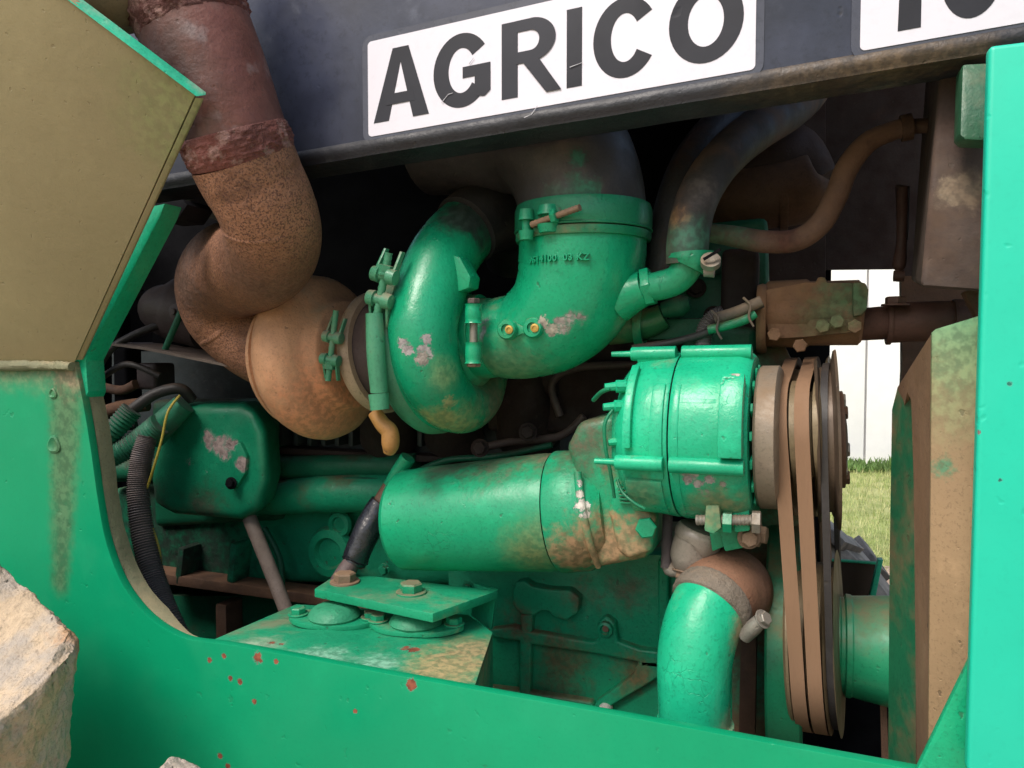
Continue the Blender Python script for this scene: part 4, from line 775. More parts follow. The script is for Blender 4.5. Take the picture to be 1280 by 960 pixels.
# ---------------- radiator shroud
m_shr = mat('beige_dusty_shroud', (.34, .225, .125), rough=.7, var=.14, dust=.4, dustc=(.36, .24, .14), bump=.4, vscale=3, spots=[(P(1205, 410, .76), .04, (.02, .32, .17), .6), (P(1185, 425, .77), .03, (.04, .3, .16), .8), (P(1175, 585, .78), .010, (.06, .22, .12), .5), (P(1190, 460, .77), .05, (.22, .27, .13), .9)])
q = MB(); prism(q, [P(1165, 416, .79), P(1171, 411, .79), P(1224, 395, .765), P(1228, 395, .765), P(1228, 975, .765), P(1160, 975, .79)], V(0, .006, 0)); part('radiator_shroud', q, m_shr, bevel=.001, tri=True, label='beige dusty radiator shroud beside the turquoise post')
q = MB(); prism(q, [P(1122, 484, .98), P(1165, 416, .792), P(1160, 975, .792), P(1146, 975, .90), P(1142, 600, .90), P(1139, 500, .90), P(1134, 490, .92), P(1128, 520, .98)], V(.004, .002, 0)); part('shroud_return', q, mat('brown_dusty_shroud_side', (.26, .15, .085), rough=.75, var=.2, dust=.5, bump=.5), tri=True)
m_gring = green('fan_ring_green', base=(.014, .14, .075), dust=.75, vscale=2,  dustc=(.20, .12, .065), bump=.3)
q = MB(); prism(q, [P(1122, 484, .985), P(1142, 488, .93), P(1147, 620, .93), P(1147, 985, .93), P(1110, 985, .985), P(1112, 700, .985), P(1115, 512, .985)], V(.004, .003, 0)); part('fan_ring', q, m_gring, tri=True)
q = MB(); prism(q, [P(1100, 870, 1.05), P(1108, 870, 1.05), P(1112, 985, 1.05), P(1103, 985, 1.05)], V(0, .004, 0)); part('ring_flange', q, m_brown)
q = MB(); tube(q, [(P(1141, 498, .915), .0016), (P(1146, 640, .90), .0016), (P(1147, 975, .90), .0016)], seg=8); part('shroud_seam', q, m_brown)
# ---------------- radiator top tank at the upper right
m_tank = mat('brown_dusty_tank', (.055, .032, .024), rough=.75, var=.3, dust=.45, dustc=(.10, .062, .042), bump=.8, vscale=4, spots=[(P(1192, 246, .83), .016, (.24, .18, .12), .4), (P(1212, 243, .83), .018, (.15, .10, .065), .5), (P(1176, 246, .835), .006, (.3, .24, .17), .2)])
q = MB(); tp = [P(1178, 60, .86), P(1245, 60, .86), P(1245, 366, .80), P(1150, 359, .80)]; bk = [P(1160, 60, 1.1), P(1240, 60, 1.15), P(1235, 352, 1.12), P(1139, 352, 1.10)]
q.add(tp + bk, [(0, 1, 2, 3), (4, 5, 6, 7), (0, 4, 7, 3), (3, 7, 6, 2), (1, 5, 6, 2), (0, 4, 5, 1)]); part('radiator_tank', q, m_tank, bevel=.006, bseg=3, label='brown dusty radiator tank with a worn pale patch')
q = MB(); prism(q, [P(1203, 80, .80), P(1240, 78, .80), P(1240, 176, .78), P(1206, 175, .78), P(1200, 168, .78)], V(0, .03, 0)); part('tank_bracket', q, green('bracket_dusty_green', base=(.03, .12, .07), dust=.6, dustc=(.2, .19, .12)), bevel=.004)
q = MB(); prism(q, [P(1205, 365, .9), P(1240, 350, .9), P(1240, 410, .9), P(1222, 398, .9)], V(0, .02, 0)); part('tank_foot', q, m_brown, bevel=.002)
q = MB(); prism(q, [P(1126, 345, 1.25), P(1230, 345, 1.25), P(1230, 980, 1.25), P(1116, 980, 1.25), P(1116, 700, 1.25), P(1128, 450, 1.25)], V(0, .02, 0)); part('radiator_core', q, m_brown)

# ---------------- oil filter canister and head
YF = 1.0
m_can = green('canister_green', base=(.007, .33, .18), rough=.34, dust=.10, bump=.5, bscale=45, seed=1, dustc=(.3, .2, .11), spots=[
    (P(560, 588, .98), .035, (.06, .07, .05), .8), (P(620, 578, .98), .04, (.09, .08, .05), .8), (P(680, 570, .98), .03, (.14, .10, .06), .8), (P(668, 690, .93), .035, (.17, .20, .08), .9), (P(692, 660, .93), .025, (.12, .22, .10), .9)])
of = bpy.data.objects.new('oil_filter', None); COL.objects.link(of); of.parent = T; c0 = P(497, 650, YF); c1 = P(700, 639, YF); WL[of] = c0; of.location = c0 - WL[T]; of['label'] = 'large green oil filter canister lying level'
ax_ = (c1 - c0).normalized(); Lf = (c1 - c0).length; r0, r1 = 62 * M(520, YF), 75 * M(700, YF)
q = MB(); lathe(q, c0, ax_, [(.004, .01), (.004, r0 * .82), (.008, r0 * .92), (.016, r0), (.05, r0 + .002), (Lf * .93, r1 - .001), (Lf - .002, r1 - .002)], 72); part('canister', q, m_can, parent=of, smooth=32)
q = MB(); lathe(q, c0, ax_, [(Lf - .004, .03), (Lf - .004, r1 - .004), (Lf, r1 - .004), (Lf, .03)], 60); part('gasket', q, m_dark, parent=of)
m_head = green('filter_head_green_tan', base=(.007, .31, .17), rough=.4, dust=.25, bump=.8, seed=6, dustc=(.33, .2, .11), spots=[
    (P(726, 603, .925), .004, (.6, .56, .52), .05), (P(728, 632, .925), .0065, (.6, .56, .52), .05), (P(731, 643, .925), .005, (.6, .56, .52), .05), (P(725, 618, .925), .004, (.55, .5, .45), .05),
    (P(745, 700, .92), .05, (.32, .19, .10), .5), (P(775, 690, .92), .04, (.33, .20, .11), .5), (P(715, 690, .93), .03, (.33, .20, .11), .7), (P(752, 590, .92), .02, (.3, .18, .09), .6), (P(735, 545, .97), .05, (.10, .06, .04), .7), (P(815, 650, .92), .02, (.3, .17, .09), .6), (P(757, 650, .92), .015, (.31, .18, .09), .5)])
q = MB(); lathe(q, c0, ax_, [(Lf, .03), (Lf, r1 - .001), (Lf + .003, r1 + .001), (Lf + .042, r1 - .001), (Lf + .062, r1 - .010), (Lf + .075, r1 - .020), (Lf + .08, .03)], 60); part('filter_head', q, m_head, parent=of, smooth=40)
q = MB(); prism(q, [P(x_, y_, .945) for x_, y_ in ((706, 560), (722, 528), (770, 518), (775, 560), (800, 620), (818, 640), (818, 690), (805, 700), (740, 712), (722, 690), (728, 620))], V(0, .15, 0)); part('head_casting', q, m_head, parent=of, bevel=.014, bseg=4, tri=True, smooth=60)
q = MB(); prism(q, [P(x_, y_, .925) for x_, y_ in ((768, 600), (786, 612), (818, 648), (815, 690), (785, 700), (772, 690), (760, 640))], V(0, .06, 0)); part('head_boss', q, m_head, parent=of, bevel=.008, bseg=3, tri=True, smooth=60)
q = MB(); tube(q, pt([(722, 590, .935, 5), (728, 640, .925, 6), (738, 680, .93, 5), (748, 708, .95, 4)]), seg=10, sub=5); part('casting_rib', q, m_head, parent=of)
for k_ in range(6):
    q = MB(); boxm(q, P(786 + k_ * .6, 606 + k_ * 4.5, .921), (.030, .006, .0022)); part('cast_fin', q, m_head, parent=of, bevel=.0006)
bolt(P(808, 659, .923), V(.1, -1, .05), .0135, green('hex_green', base=(.01, .32, .18), dust=.1), of, washer=False)
bolt(P(785, 560, .935), V(.1, -1, .05), .010, m_head, of)
# ---------------- fuel bowl, braided hose
q = MB(); tube(q, pt([(876, 660, .96, 26), (874, 666, .96, 30), (872, 676, .96, 29), (868, 680, .96, 27), (862, 700, .96, 25), (858, 712, .96, 17)]), seg=32, sub=3)
fb = part('fuel_bowl', q, mat('grey_dusty_bowl', (.23, .20, .17), rough=.35, var=.2, dust=.35, dustc=(.3, .2, .13), bump=.6, spec=.6), smooth=45, label='grey sediment bowl under the alternator')
bolt(P(856, 714, .955), V(-.15, -.3, -1), .012, m_rbolt, fb)
q = MB(); tube(q, [(P(835 - .02 * i, 632 + i * .62, .97 - .0001 * i), (.0072 if i % 2 else .0062)) for i in range(126)], seg=14, sub=1); part('ribbed_hose', q, m_corr, smooth=70)
q = MB(); tube(q, pt([(834, 700, .965, 8), (838, 712, .96, 9), (848, 716, .957, 6)]), seg=10, sub=3); part('hose_union', q, m_steel)
# ---------------- coolant elbow at the bottom right
m_low = green('coolant_elbow_green', base=(.010, .42, .25), rough=.3, dust=.14, bump=.9, bscale=40, seed=7, dustc=(.32, .24, .12), spots=[(P(925, 790, .9), .02, (.30, .22, .12), .6), (P(903, 905, .88), .02, (.3, .3, .2), .7)])
q = MB(); tube(q, pt([(897, 744, .93, 46), (884, 765, .915, 47), (874, 792, .90, 47), (868, 826, .89, 46.5), (867, 870, .885, 45), (868, 935, .885, 44)]), seg=56, sub=12, rfun=lambda L, a, t: 1 + .006 * noise.noise(V(L * 25, math.cos(a) * 2, math.sin(a) * 2))); part('water_elbow', q, m_low, smooth=80, label='bright green water elbow rising behind the rail')
q = MB(); tube(q, pt([(869, 900, .885, 48), (869, 925, .885, 48)]), seg=48, sub=1); part('elbow_collar', q, m_low, bevel=.002)
m_rh = mat('rusty_brown_rubber_hose', (.22, .11, .065), rough=.75, var=.35, dust=.4, dustc=(.30, .19, .12), bump=1.2, bscale=70)
q = MB(); tube(q, pt([(890, 754, .922, 49), (898, 745, .94, 51), (907, 739, .965, 53), (912, 738, .99, 53), (914, 740, 1.03, 50)]), seg=48, sub=8); part('water_hose', q, m_rh, smooth=70, label='rust-brown rubber hose end above the green water elbow')
q = MB(); tube(q, pt([(885, 762, .915, 50.5), (889, 756, .921, 52), (893, 751, .928, 50.5)]), seg=72, sub=6, rfun=lambda L, a, t: 1 + .018 * math.sin(a * 40) * math.sin(t * 9)); part('braided_clamp', q, mat('frayed_grey_band', (.17, .14, .11), rough=.8, var=.4, dust=.4, bump=2.5, bscale=120), smooth=70)
q = MB(); tube(q, pt([(930, 796, .90, 9), (942, 784, .895, 10), (950, 776, .893, 9)]), seg=12, sub=2); cs = part('clamp_saddle', q, m_steel)
bolt(P(953, 774, .893), V(.7, -.5, .5), .0082, m_steel, cs, washer=True, name='clamp_screw')
# dark seam strip & posts right of the elbow
q = MB(); prism(q, [P(926, 790, 1.04), P(946, 790, 1.04), P(944, 925, 1.04), P(923, 925, 1.04)], V(0, .03, 0)); part('cover_strip', q, m_brown, bevel=.002)

# ---------------- engine block
blk = bpy.data.objects.new('engine_block', None); COL.objects.link(blk); blk.parent = T; YB = 1.17; c_ = P(500, 750, YB); WL[blk] = c_; blk.location = c_ - WL[T]; blk['label'] = 'long green engine block, darker at the left and dusty at the right'
m_blkR = green('block_green', base=(.009, .33, .19), rough=.42, dust=.30, dustc=(.24, .12, .06), spots=[(P(730, 750, 1.14), .028, (.15, .07, .04), .7), (P(640, 780, 1.14), .03, (.16, .08, .05), .7), (P(700, 830, 1.15), .04, (.15, .10, .05), .8), (P(790, 845, 1.15), .03, (.20, .11, .05), .7), (P(700, 795, 1.14), .02, (.2, .1, .06), .8), (P(780, 745, 1.15), .03, (.12, .10, .06), .8), (P(690, 890, 1.15), .05, (.07, .08, .05), .8)], bump=1, bscale=45, seed=3, vscale=5, dustup=.5)
q = MB(); prism(q, [P(a, b, YB) for a, b in ((560, 700), (940, 690), (940, 990), (560, 990))], V(0, .25, 0)); part('front_casting', q, m_blkR, parent=blk, bevel=.004)
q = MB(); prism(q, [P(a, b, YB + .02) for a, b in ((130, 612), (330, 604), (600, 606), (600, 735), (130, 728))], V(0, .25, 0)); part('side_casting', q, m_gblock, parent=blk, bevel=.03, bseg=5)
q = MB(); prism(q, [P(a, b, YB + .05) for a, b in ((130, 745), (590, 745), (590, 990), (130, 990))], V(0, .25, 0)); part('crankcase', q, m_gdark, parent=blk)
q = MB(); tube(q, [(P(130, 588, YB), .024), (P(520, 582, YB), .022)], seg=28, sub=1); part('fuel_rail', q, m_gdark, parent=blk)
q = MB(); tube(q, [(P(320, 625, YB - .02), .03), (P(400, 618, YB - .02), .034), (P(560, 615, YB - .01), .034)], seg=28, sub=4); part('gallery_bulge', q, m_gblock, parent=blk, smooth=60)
q = MB(); boxm(q, P(330, 735, YB - .005), (.56, .05, .020)); part('ledge', q, m_brown, parent=blk, bevel=.003)
for a in (180, 287, 400):
    q = MB(); boxm(q, P(a, 790, YB + .02), (.028, .05, .13)); part('web', q, m_brown, parent=blk, bevel=.006)
for a, b in ((235, 705), (300, 700)):
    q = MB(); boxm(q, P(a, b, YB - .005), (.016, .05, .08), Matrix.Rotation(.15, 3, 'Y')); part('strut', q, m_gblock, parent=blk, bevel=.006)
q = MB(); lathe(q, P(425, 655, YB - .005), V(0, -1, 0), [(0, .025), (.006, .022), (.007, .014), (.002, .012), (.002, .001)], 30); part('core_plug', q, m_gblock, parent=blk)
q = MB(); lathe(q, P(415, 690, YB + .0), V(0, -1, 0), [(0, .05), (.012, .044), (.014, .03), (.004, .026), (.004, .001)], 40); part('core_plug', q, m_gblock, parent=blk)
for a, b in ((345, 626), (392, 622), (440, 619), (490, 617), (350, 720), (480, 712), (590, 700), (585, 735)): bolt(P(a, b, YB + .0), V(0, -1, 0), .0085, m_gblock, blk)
for pl_, r_3 in (([(320, 600), (380, 606), (440, 600), (520, 603), (600, 598)], 4), ([(330, 660), (350, 700), (352, 745)], 4), ([(600, 560), (640, 552), (700, 545), (730, 520)], 5), ([(520, 590), (560, 575), (620, 570), (690, 556)], 4), ([(700, 520), (690, 480), (720, 460), (790, 455), (840, 445)], 5)):
    q = MB(); tube(q, [(P(a, b, YB - .03), r_3 * M(a, YB)) for a, b in pl_], seg=12, sub=8); part('fuel_line', q, m_sooty if r_3 > 4 else m_gdark, smooth=70)
# head fins behind the turbo
m_headc = mat('dark_blue_grey_head', (.025, .035, .038), rough=.6, var=.5, dust=.5, dustc=(.07, .055, .045), bump=1)
q = MB(); prism(q, [P(a, b, YB + .05) for a, b in ((140, 440), (700, 430), (700, 590), (140, 590))], V(0, .2, 0)); part('cylinder_head', q, m_headc, parent=blk)
for i in range(12):
    q = MB(); boxm(q, P(345 + i * 17, 541, YB + .03), (.010, .05, .045)); part('head_fin', q, m_headc, parent=blk, bevel=.003)
q = MB(); boxm(q, P(430, 566, YB + .02), (.5, .04, .012)); part('head_rail', q, m_darkbrown, parent=blk, bevel=.003)
q = MB(); tube(q, [(P(340, 480, YB), .035), (P(700, 470, YB), .035)], seg=24, sub=1); part('exhaust_manifold', q, m_darkbrown, parent=blk)
for a in (480, 560, 650):
    q = MB(); tube(q, pt([(a, 470, 1.15, 34), (a + 5, 510, 1.16, 34), (a + 8, 545, 1.2, 38)]), seg=24, sub=4); part('manifold_runner', q, m_darkbrown, parent=blk)
# ribs of the lower right casting
m_rib = m_blkR
def rib(pts, Y=YB - .016, t=.03, bev=.005, nm='rib'):
    q = MB(); prism(q, [P(a, b, Y) for a, b in pts], V(0, t, 0)); part(nm, q, m_rib, parent=blk, bevel=bev, bseg=3, tri=True, smooth=50)
rib([(606, 788), (640, 783), (664, 790), (740, 803), (748, 800), (747, 778), (757, 770), (769, 779), (772, 802), (800, 812), (835, 816), (835, 838), (800, 836), (798, 828), (740, 817), (662, 806), (648, 802), (612, 797)])
rib([(649, 795), (664, 795), (662, 872), (668, 880), (648, 880)])
rib([(800, 824), (836, 826), (836, 840), (762, 884), (768, 898), (735, 898), (745, 878), (790, 845)])
rib([(596, 858), (650, 864), (740, 878), (745, 890), (596, 880)])
rib([(640, 738), (645, 728), (655, 726), (664, 733), (688, 737), (712, 738), (724, 748), (722, 766), (708, 776), (692, 772), (686, 764), (676, 764), (668, 770), (650, 768), (641, 757)], YB - .022, .03, .004, 'cover_plate')
rib([(650, 768), (666, 768), (664, 792), (650, 792)])
rib([(822, 700), (836, 700), (836, 820), (822, 820)])
q = MB(); lathe(q, P(757, 786, YB - .018), V(0, -1, 0), [(-.01, .013), (.006, .012), (.0075, .008), (.004, .006), (.004, .001)], 28); part('boss', q, m_rib, parent=blk)
q = MB(); lathe(q, P(757, 786, YB - .024), V(0, -1, 0), [(0, .0055), (.002, .005), (.002, .001)], 12); part('plug', q, m_rbolt, parent=blk)
q = MB(); lathe(q, P(756, 888, YB - .02), V(0, -1, 0), [(-.01, .011), (.006, .010), (.0065, .001)], 24); part('plug', q, mat('white_plug', (.75, .72, .68), rough=.5), parent=blk, label='white plug low on the block')
# ---------------- rounded box cover at the left
m_cov = green('sooty_cover_green', base=(.006, .20, .115), rough=.4, dust=.32, dustc=(.05, .05, .045), dustup=0, bump=.7, spots=[
    (P(258, 552, 1.02), .013, (.26, .20, .19), .06), (P(273, 560, 1.02), .016, (.26, .20, .19), .06), (P(283, 556, 1.02), .011, (.26, .20, .19), .06), (P(231, 577, 1.02), .007, (.26, .20, .19), .06), (P(253, 590, 1.02), .006, (.26, .20, .19), .06), (P(301, 580, 1.02), .009, (.26, .20, .19), .06), (P(250, 640, 1.02), .04, (.05, .05, .035), .8), (P(200, 620, 1.05), .04, (.04, .05, .04), .8)])
q = MB(); prism(q, [P(a, b, 1.03) for a, b in ((218, 506), (300, 504), (318, 512), (330, 540), (334, 600), (324, 640), (300, 652), (215, 645), (190, 632), (186, 600), (196, 545))], V(-.035, .09, 0)); cv = part('round_cornered_cover', q, m_cov, bevel=.026, bseg=6, tri=True, smooth=60, label='rounded green cover with paint flaked off its face')
q = MB(); prism(q, [P(292, 556, 1.022), P(300, 553, 1.022), P(308, 570, 1.022), P(306, 592, 1.022), P(295, 610, 1.022), P(284, 606, 1.022)], V(0, .02, 0)); part('cover_lug', q, m_cov, parent=cv, bevel=.004)
bolt(P(289, 604, 1.018), V(.1, -1, .1), .008, m_dark, cv)
q = MB(); prism(q, [P(a, b, 1.17) for a, b in ((186, 500), (345, 498), (350, 652), (190, 660))], V(0, .05, 0)); part('cover_base', q, m_gdark, bevel=.02, bseg=3)
# conduits, hoses and wires at the left
m_cg = green('conduit_overspray_green', base=(.012, .16, .10), rough=.5, dust=.55, dustc=(.08, .07, .07), bump=.5)
def conduit(pl, m, n_, name='conduit', lab=None):
    q = MB(); tube(q, pt(pl), seg=20, sub=max(8, int(n_ * 6 / len(pl))), rfun=corr(n_)); part(name, q, m, smooth=70, label=lab)
conduit([(184, 545, .97, 12), (176, 580, .96, 13), (173, 620, .95, 13), (179, 670, .94, 13.5), (191, 720, .93, 14), (205, 762, .92, 15), (226, 810, .91, 16)], m_corr, 95, lab='ribbed conduit running down inside the opening')
conduit([(118, 582, .93, 12), (145, 568, .95, 13), (175, 550, .97, 14), (200, 530, .98, 14)], m_cg, 26, lab='ribbed conduit with green overspray')
conduit([(114, 560, .94, 12), (140, 540, .95, 13), (165, 512, .97, 13)], m_cg, 18)
for pl, m_ in (([(190, 545, 1.0, 17), (210, 525, 1.0, 16), (230, 505, 1.01, 14)], m_cg), ([(165, 512, .98, 7), (195, 492, 1.0, 7), (225, 486, 1.02, 7), (240, 500, 1.04, 7)], m_hose), ([(120, 520, 1.0, 9), (150, 510, 1.02, 9), (185, 505, 1.04, 9)], m_brown), ([(115, 480, 1.05, 6), (150, 488, 1.05, 6), (170, 480, 1.05, 6)], m_brown), ([(118, 545, 1.0, 7), (140, 535, 1.02, 7), (170, 530, 1.04, 7)], m_hose), ([(118, 470, .98, 5), (135, 440, .98, 5), (165, 420, 1.0, 5), (215, 400, 1.04, 5)], m_hose), ([(130, 470, 1.0, 4), (160, 455, 1.0, 4), (200, 470, 1.02, 4)], m_hose)):
    q = MB(); tube(q, pt(pl), seg=16, sub=7); part('hose', q, m_, smooth=70)
m_yel = mat('yellow_wire', (.42, .33, .05), rough=.5, bump=.2)
q = MB(); tube(q, pt([(225, 494, .99, 1.6), (210, 515, .975, 1.6), (202, 550, .965, 1.6), (192, 585, .955, 1.6), (184, 610, .955, 1.6)]), seg=8, sub=6); part('wire', q, m_yel, label='yellow wire')
q = MB(); tube(q, pt([(190, 660, .95, 2), (198, 685, .95, 2), (204, 720, .95, 2), (222, 770, .94, 3), (232, 800, .93, 3)]), seg=8, sub=6); part('wire', q, m_yel)
# dark clutter upper left: governor, plate, rods
m_pb = mat('purple_brown_casting', (.06, .042, .043), rough=.6, var=.3, dust=.5, dustc=(.10, .072, .068), bump=1)
q = MB(); tube(q, pt([(196, 372, 1.06, 22), (205, 382, 1.06, 34), (225, 388, 1.07, 40), (262, 400, 1.08, 38)]), seg=32, sub=5); gv_ = part('governor', q, m_pb, smooth=60, label='brownish round casting behind the exhaust elbow')
q = MB(); lathe(q, P(224, 390, 1.02), V(0, -1, 0), [(0, .016), (.01, .014), (.012, .006), (.016, .005)], 20); part('cap', q, m_pb, parent=gv_)
q = MB(); tube(q, pt([(168, 369, 1.05, 7), (178, 369, 1.05, 7), (180, 369, 1.05, 5), (215, 362, 1.06, 5)]), seg=10, sub=1); part('lever_rod', q, m_dark)
q = MB(); prism(q, [P(130, 428, .98), P(178, 434, .96), P(346, 468, .95), P(330, 455, 1.08), P(250, 428, 1.15), P(190, 430, 1.12)], V(0, 0, -.004)); part('heat_shield', q, mat('brown_grey_shield', (.11, .085, .07), rough=.6, dust=.5, dustc=(.2, .15, .12), bump=.6), tri=True)
for (a, b, s) in ((195, 470, (.05, .05, .05)), (160, 470, (.035, .04, .11)), (225, 420, (.09, .05, .04)), (150, 410, (.03, .03, .06))):
    q = MB(); boxm(q, P(a, b, 1.08), s); part('control_box', q, m_pb if s[0] == .05 else m_dark, bevel=.008, bseg=3)
q = MB(); tube(q, pt([(205, 440, .99, 4), (222, 400, .99, 4), (228, 385, 1.0, 4)]), seg=10, sub=3); part('link_rod', q, m_gdark)
q = MB(); tube(q, pt([(116, 405, .98, 5), (128, 398, .98, 6), (140, 415, .98, 5)]), seg=8, sub=3); part('rod_clevis', q, m_gdark)
# slanting rod below the cover, dipstick boot
q = MB(); tube(q, pt([(312, 648, 1.06, 9), (325, 680, 1.05, 9), (345, 730, 1.04, 9), (362, 775, 1.03, 9)]), seg=16, sub=4); part('slanted_rod', q, mat('grey_brown_rod', (.16, .12, .10), rough=.7, dust=.5, dustc=(.22, .17, .14), bump=1.5), smooth=70)
q = MB(); tube(q, pt([(510, 572, 1.02, 10), (497, 592, 1.02, 10), (486, 612, 1.02, 10)]), seg=18, sub=4); part('hose_stub', q, m_bolt, smooth=70)
q = MB(); tube(q, pt([(488, 608, 1.02, 10), (478, 628, 1.01, 12), (470, 645, 1.0, 12)]), seg=18, sub=4); part('hose_stub', q, m_brown, smooth=70)
m_boot = mat('shiny_black_boot', (.012, .012, .018), rough=.25, var=.3, bump=1.5, bscale=40, spec=.7)
q = MB(); tube(q, pt([(478, 628, 1.005, 15), (470, 642, 1.0, 17), (455, 672, .985, 17), (444, 698, .975, 16), (440, 706, .97, 13)]), seg=28, sub=10, rfun=lambda L, a, t: 1 + .05 * noise.noise(V(L * 60, math.cos(a) * 2, math.sin(a) * 2)) + (.08 if .80 < t < .9 else 0)); part('rubber_boot', q, m_boot, smooth=70, label='shiny black rubber boot on a slanting line')
q = MB(); tube(q, pt([(442, 700, .972, 11), (430, 718, .96, 12), (418, 738, .95, 12)]), seg=18, sub=4); part('hose_stub', q, m_sooty, smooth=70)
for a, b in ((478, 648), (455, 702)): bolt(P(a, b, .982), V(.6, -.6, 0), .007, m_boot, T, washer=False)
# ---------------- engine mount
em = bpy.data.objects.new('engine_mount', None); COL.objects.link(em); em.parent = T; c_ = P(470, 800, .9); WL[em] = c_; em.location = c_ - WL[T]; em['label'] = 'green engine mount: sloping bracket, rubber pads and bolted top plate'
m_mt = green('mount_green', base=(.012, .30, .17), rough=.42, dust=.26, dustc=(.20, .20, .12), dustup=.3, bump=.9, seed=2, spots=[
    (P(560, 840, .82), .05, (.40, .28, .14), .6), (P(590, 815, .88), .04, (.36, .26, .14), .8), (P(320, 812, .78), .03, (.28, .38, .27), .6), (P(400, 828, .78), .035, (.20, .42, .30), .6), (P(470, 840, .79), .03, (.2, .42, .3), .6),
    (P(508, 817, .85), .007, RUST, .1), (P(517, 813, .85), .006, RUST, .1), (P(352, 812, .8), .005, RUST, .1), (P(340, 806, .8), .004, RUST, .1)])
A_, B_, C_, D_, E_ = P(258, 803, .768), P(370, 755, 1.0), P(585, 768, 1.0), P(616, 790, .95), P(592, 862, .768)
q = MB(); q.add([A_, B_, C_, D_, E_] + [v - V(0, 0, .009) for v in (A_, B_, C_, D_, E_)], [(0, 1, 2), (0, 2, 3), (0, 3, 4), (5, 7, 6), (5, 8, 7), (5, 9, 8), (0, 1, 6, 5), (1, 2, 7, 6), (2, 3, 8, 7), (3, 4, 9, 8), (4, 0, 5, 9)])
part('sloping_bracket', q, m_mt, parent=em, bevel=.0015, smooth=30)
q = MB(); prism(q, [D_ - V(0, 0, .003), E_ - V(0, 0, .003), E_ - V(0, -.03, .1), D_ - V(0, 0, .1)], V(-.006, 0, 0)); part('bracket_side', q, m_mt, parent=em)
zp = P(393, 736, .90).z
pl = [PZ(393, 736, zp), PZ(425, 715, zp), PZ(622, 738, zp), PZ(541, 767, zp)]
q = MB(); prism(q, pl, V(0, 0, -.0125)); part('top_plate', q, m_mt, parent=em, bevel=.0015, label='thick bolted top plate')
q = MB(); prism(q, [pl[2] + V(-.002, 0, -.001), pl[2] + V(-.045, .02, -.001), pl[2] + V(-.05, .02, -.05), pl[2] + V(-.01, 0, -.06)], V(0, .008, 0)); part('plate_leg', q, m_mt, parent=em)
for a, b in ((431, 728), (514, 741)):
    c = PZ(a, b, zp); bolt(c, V(0, 0, 1), .0165, m_rbolt if a == 431 else m_bolt, em)
zq = zp - .034
m_pad = green('cracked_rubber_pad', base=(.025, .24, .14), rough=.6, dust=.25, dustup=.2, dustc=(.22, .17, .1), bump=2.5, bscale=30)
for a, b in ((418, 768), (520, 776)):
    c = PZ(a, b, zq)
    q = MB(); lathe(q, c, V(0, 0, 1), [(-.004, .02), (-.004, .036), (0, .038), (.004, .036), (.010, .031), (.014, .022), (.015, .01)], 40); part('rubber_pad', q, m_pad, parent=em)
    e0 = PZ(a - 50, b - 3 + 1, zq); e1 = PZ(a + 55, b + 3, zq); d = (e1 - e0).normalized(); s = V(-d.y, d.x, 0)
    hull = [c + (d * math.cos(R(t)) * (.066 if abs(math.cos(R(t))) > .9 else .05) + s * math.sin(R(t)) * .047) for t in range(0, 360, 20)]
    hull = [c + d * (.069 * abs(math.cos(R(t))) ** .8 * (1 if math.cos(R(t)) > 0 else -1)) + s * (.036 * math.sin(R(t)) * (1 - .45 * math.cos(R(t)) ** 4)) for t in range(0, 360, 15)]
    q = MB(); prism(q, [h + V(0, 0, -.003) for h in hull], V(0, 0, -.007)); part('pad_flange', q, m_mt, parent=em, bevel=.001)
    for sg in (-1, 1): bolt(c + d * sg * .055 + V(0, 0, -.002), V(0, 0, 1), .011, m_bolt, em)
# ---------------- near wheel: muddy tyre lugs in the lower left corner
m_mud = mat('dried_pale_mud', (.50, .385, .265), rough=.95, var=.22, col2=(.40, .345, .29), col2t=.52, col2s=9, dust=.3, dustc=(.50, .33, .20), dustup=-.6, bump=7, bscale=38, vscale=11,
    spots=[(P(97, 792, .6), .02, (.46, .27, .15), .6), (P(80, 830, .6), .02, (.46, .28, .16), .6), (P(50, 870, .58), .02, (.47, .30, .17), .7), (P(90, 810, .6), .02, (.44, .26, .14), .6)])
m_mud2 = mat('brown_mud_side', (.30, .21, .135), rough=.95, var=.35, col2=(.10, .09, .075), col2t=.6, col2s=22, dust=.3, dustc=(.38, .26, .16), bump=5, bscale=30, vscale=9)
wh = bpy.data.objects.new('wheel', None); COL.objects.link(wh); wh.parent = T
Wc = V(P(0, 900, .62).x - .52, .42, P(0, 900, .62).z - .40); WL[wh] = Wc; wh.location = Wc - WL[T]; wh['label'] = 'near wheel, its big tyre lugs caked in dried mud'
rt = (P(-60, 935, .62) - Wc); rt = math.hypot(rt.x, rt.z)
q = MB(); lathe(q, Wc + V(0, -.25, 0), V(0, 1, 0), [(0, .25), (0, .35), (.03, rt - .10), (.07, rt - .02), (.25, rt), (.42, rt - .02), (.47, rt - .10), (.5, .35), (.5, .25)], 96); part('tyre', q, m_mud2, parent=wh)
q = MB(); lathe(q, Wc + V(0, -.2, 0), V(0, 1, 0), [(0, .26), (0, .24), (.08, .22), (.1, .05), (.2, .05), (.3, .22), (.4, .24), (.4, .26)], 48); part('rim', q, m_panel, parent=wh)
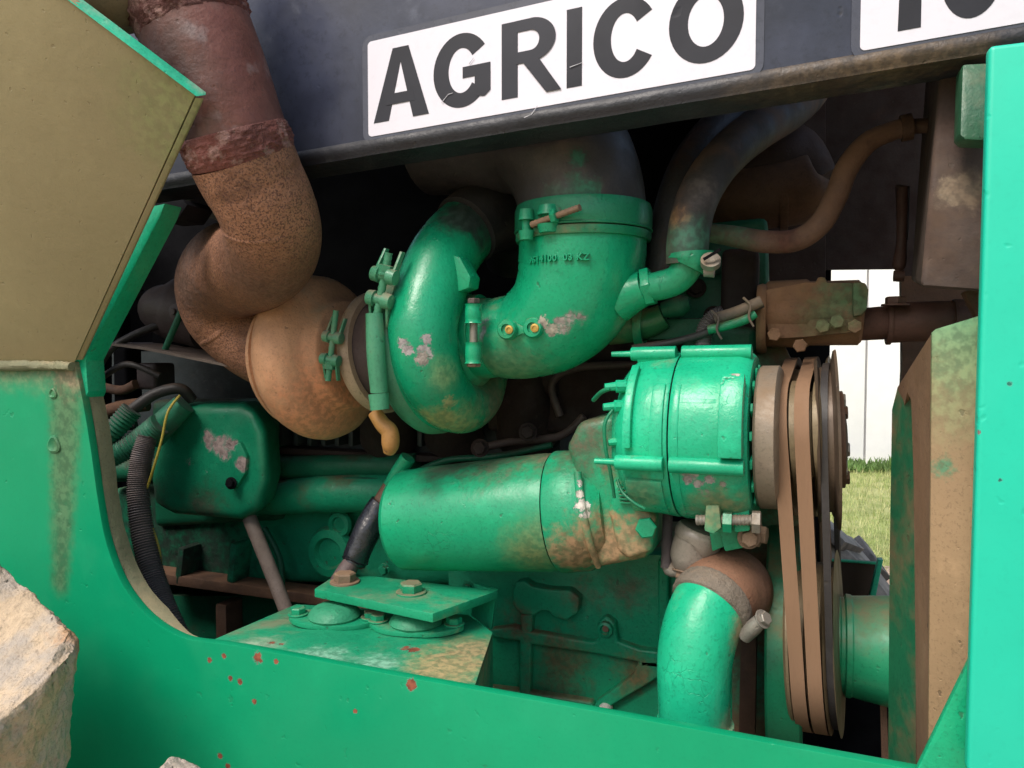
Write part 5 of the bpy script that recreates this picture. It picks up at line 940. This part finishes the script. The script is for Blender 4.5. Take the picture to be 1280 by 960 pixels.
def lump(name, top, drop, parent, m, amp=.004, cuts=5, taper=.012, bev=.01):
    """muddy lug: top polygon, dropped along a vector with a spreading foot, roughened by real displacement"""
    c = sum(top, Vector()) / len(top); foot = [p + drop + (p - c) * taper / .1 for p in top]; n_ = len(top)
    bm = bmesh.new(); a = [bm.verts.new(p) for p in top]; b = [bm.verts.new(p) for p in foot]
    bm.faces.new(a); bm.faces.new(b[::-1])
    for i in range(n_): bm.faces.new((a[i], b[i], b[(i + 1) % n_], a[(i + 1) % n_]))
    bmesh.ops.recalc_face_normals(bm, faces=bm.faces)
    bmesh.ops.bevel(bm, geom=bm.edges[:], offset=bev, segments=2, profile=.5, affect='EDGES')
    bmesh.ops.triangulate(bm, faces=bm.faces)
    for k_ in range(cuts):
        ed = [e for e in bm.edges if e.calc_length() > .0045]
        if not ed or len(bm.verts) > 60000: break
        bmesh.ops.subdivide_edges(bm, edges=ed, cuts=1, use_grid_fill=False); bmesh.ops.triangulate(bm, faces=[f for f in bm.faces if len(f.verts) > 3])
    bm.normal_update()
    ds = []
    for v in bm.verts:
        p = v.co; ds.append((v, v.normal * (amp * (noise.noise(p * 18) + .6 * noise.noise(p * 50) + .4 * noise.noise(p * 120) + .22 * noise.noise(p * 260)))))
    for v, d in ds: v.co += d
    c = sum((v.co for v in bm.verts), Vector()) / len(bm.verts)
    for v in bm.verts: v.co -= c
    me = bpy.data.meshes.new(name); bm.to_mesh(me); bm.free(); me.materials.append(m)
    for p in me.polygons: p.use_smooth = True
    return link(name, me, None, parent, c)
top = [P(-130, 640, .58), P(-5, 694, .62), P(30, 720, .62), P(101, 794, .60), P(97, 806, .58), P(55, 852, .53), P(-30, 925, .47), P(-160, 960, .45)]
lump('tyre_lug', top, V(-.085, .03, -.23), wh, m_mud, amp=.0045, bev=.013, taper=.008)['label'] = 'large pale lug of dried mud at the left edge'
top = [P(196, 962, .55), P(206, 944, .57), P(226, 938, .58), (P(246, 950, .58)), P(262, 985, .56), P(200, 1000, .50)]
lump('tyre_lug', top, V(-.03, .02, -.10), wh, m_mud, amp=.006, bev=.007)
for k_ in range(14):
    a_ = R(70 - 26 * k_ - 60)
    if k_ in (0, 13): continue
    for sg in (-1, 1):
        an = a_ - (R(13) if sg > 0 else 0) - R(20); mm = Matrix.Rotation(-an, 3, 'Y'); cpos = Wc + mm @ V(0, sg * .12, rt + .01)
        if cpos.z > Wc.z + .12 and cpos.x > Wc.x - .2: continue
        q = MB(); boxm(q, cpos, (.09, .24, .09), mm @ Matrix.Rotation(sg * .6, 3, 'Z')); part('tyre_lug', q, m_mud, parent=wh, bevel=.012)
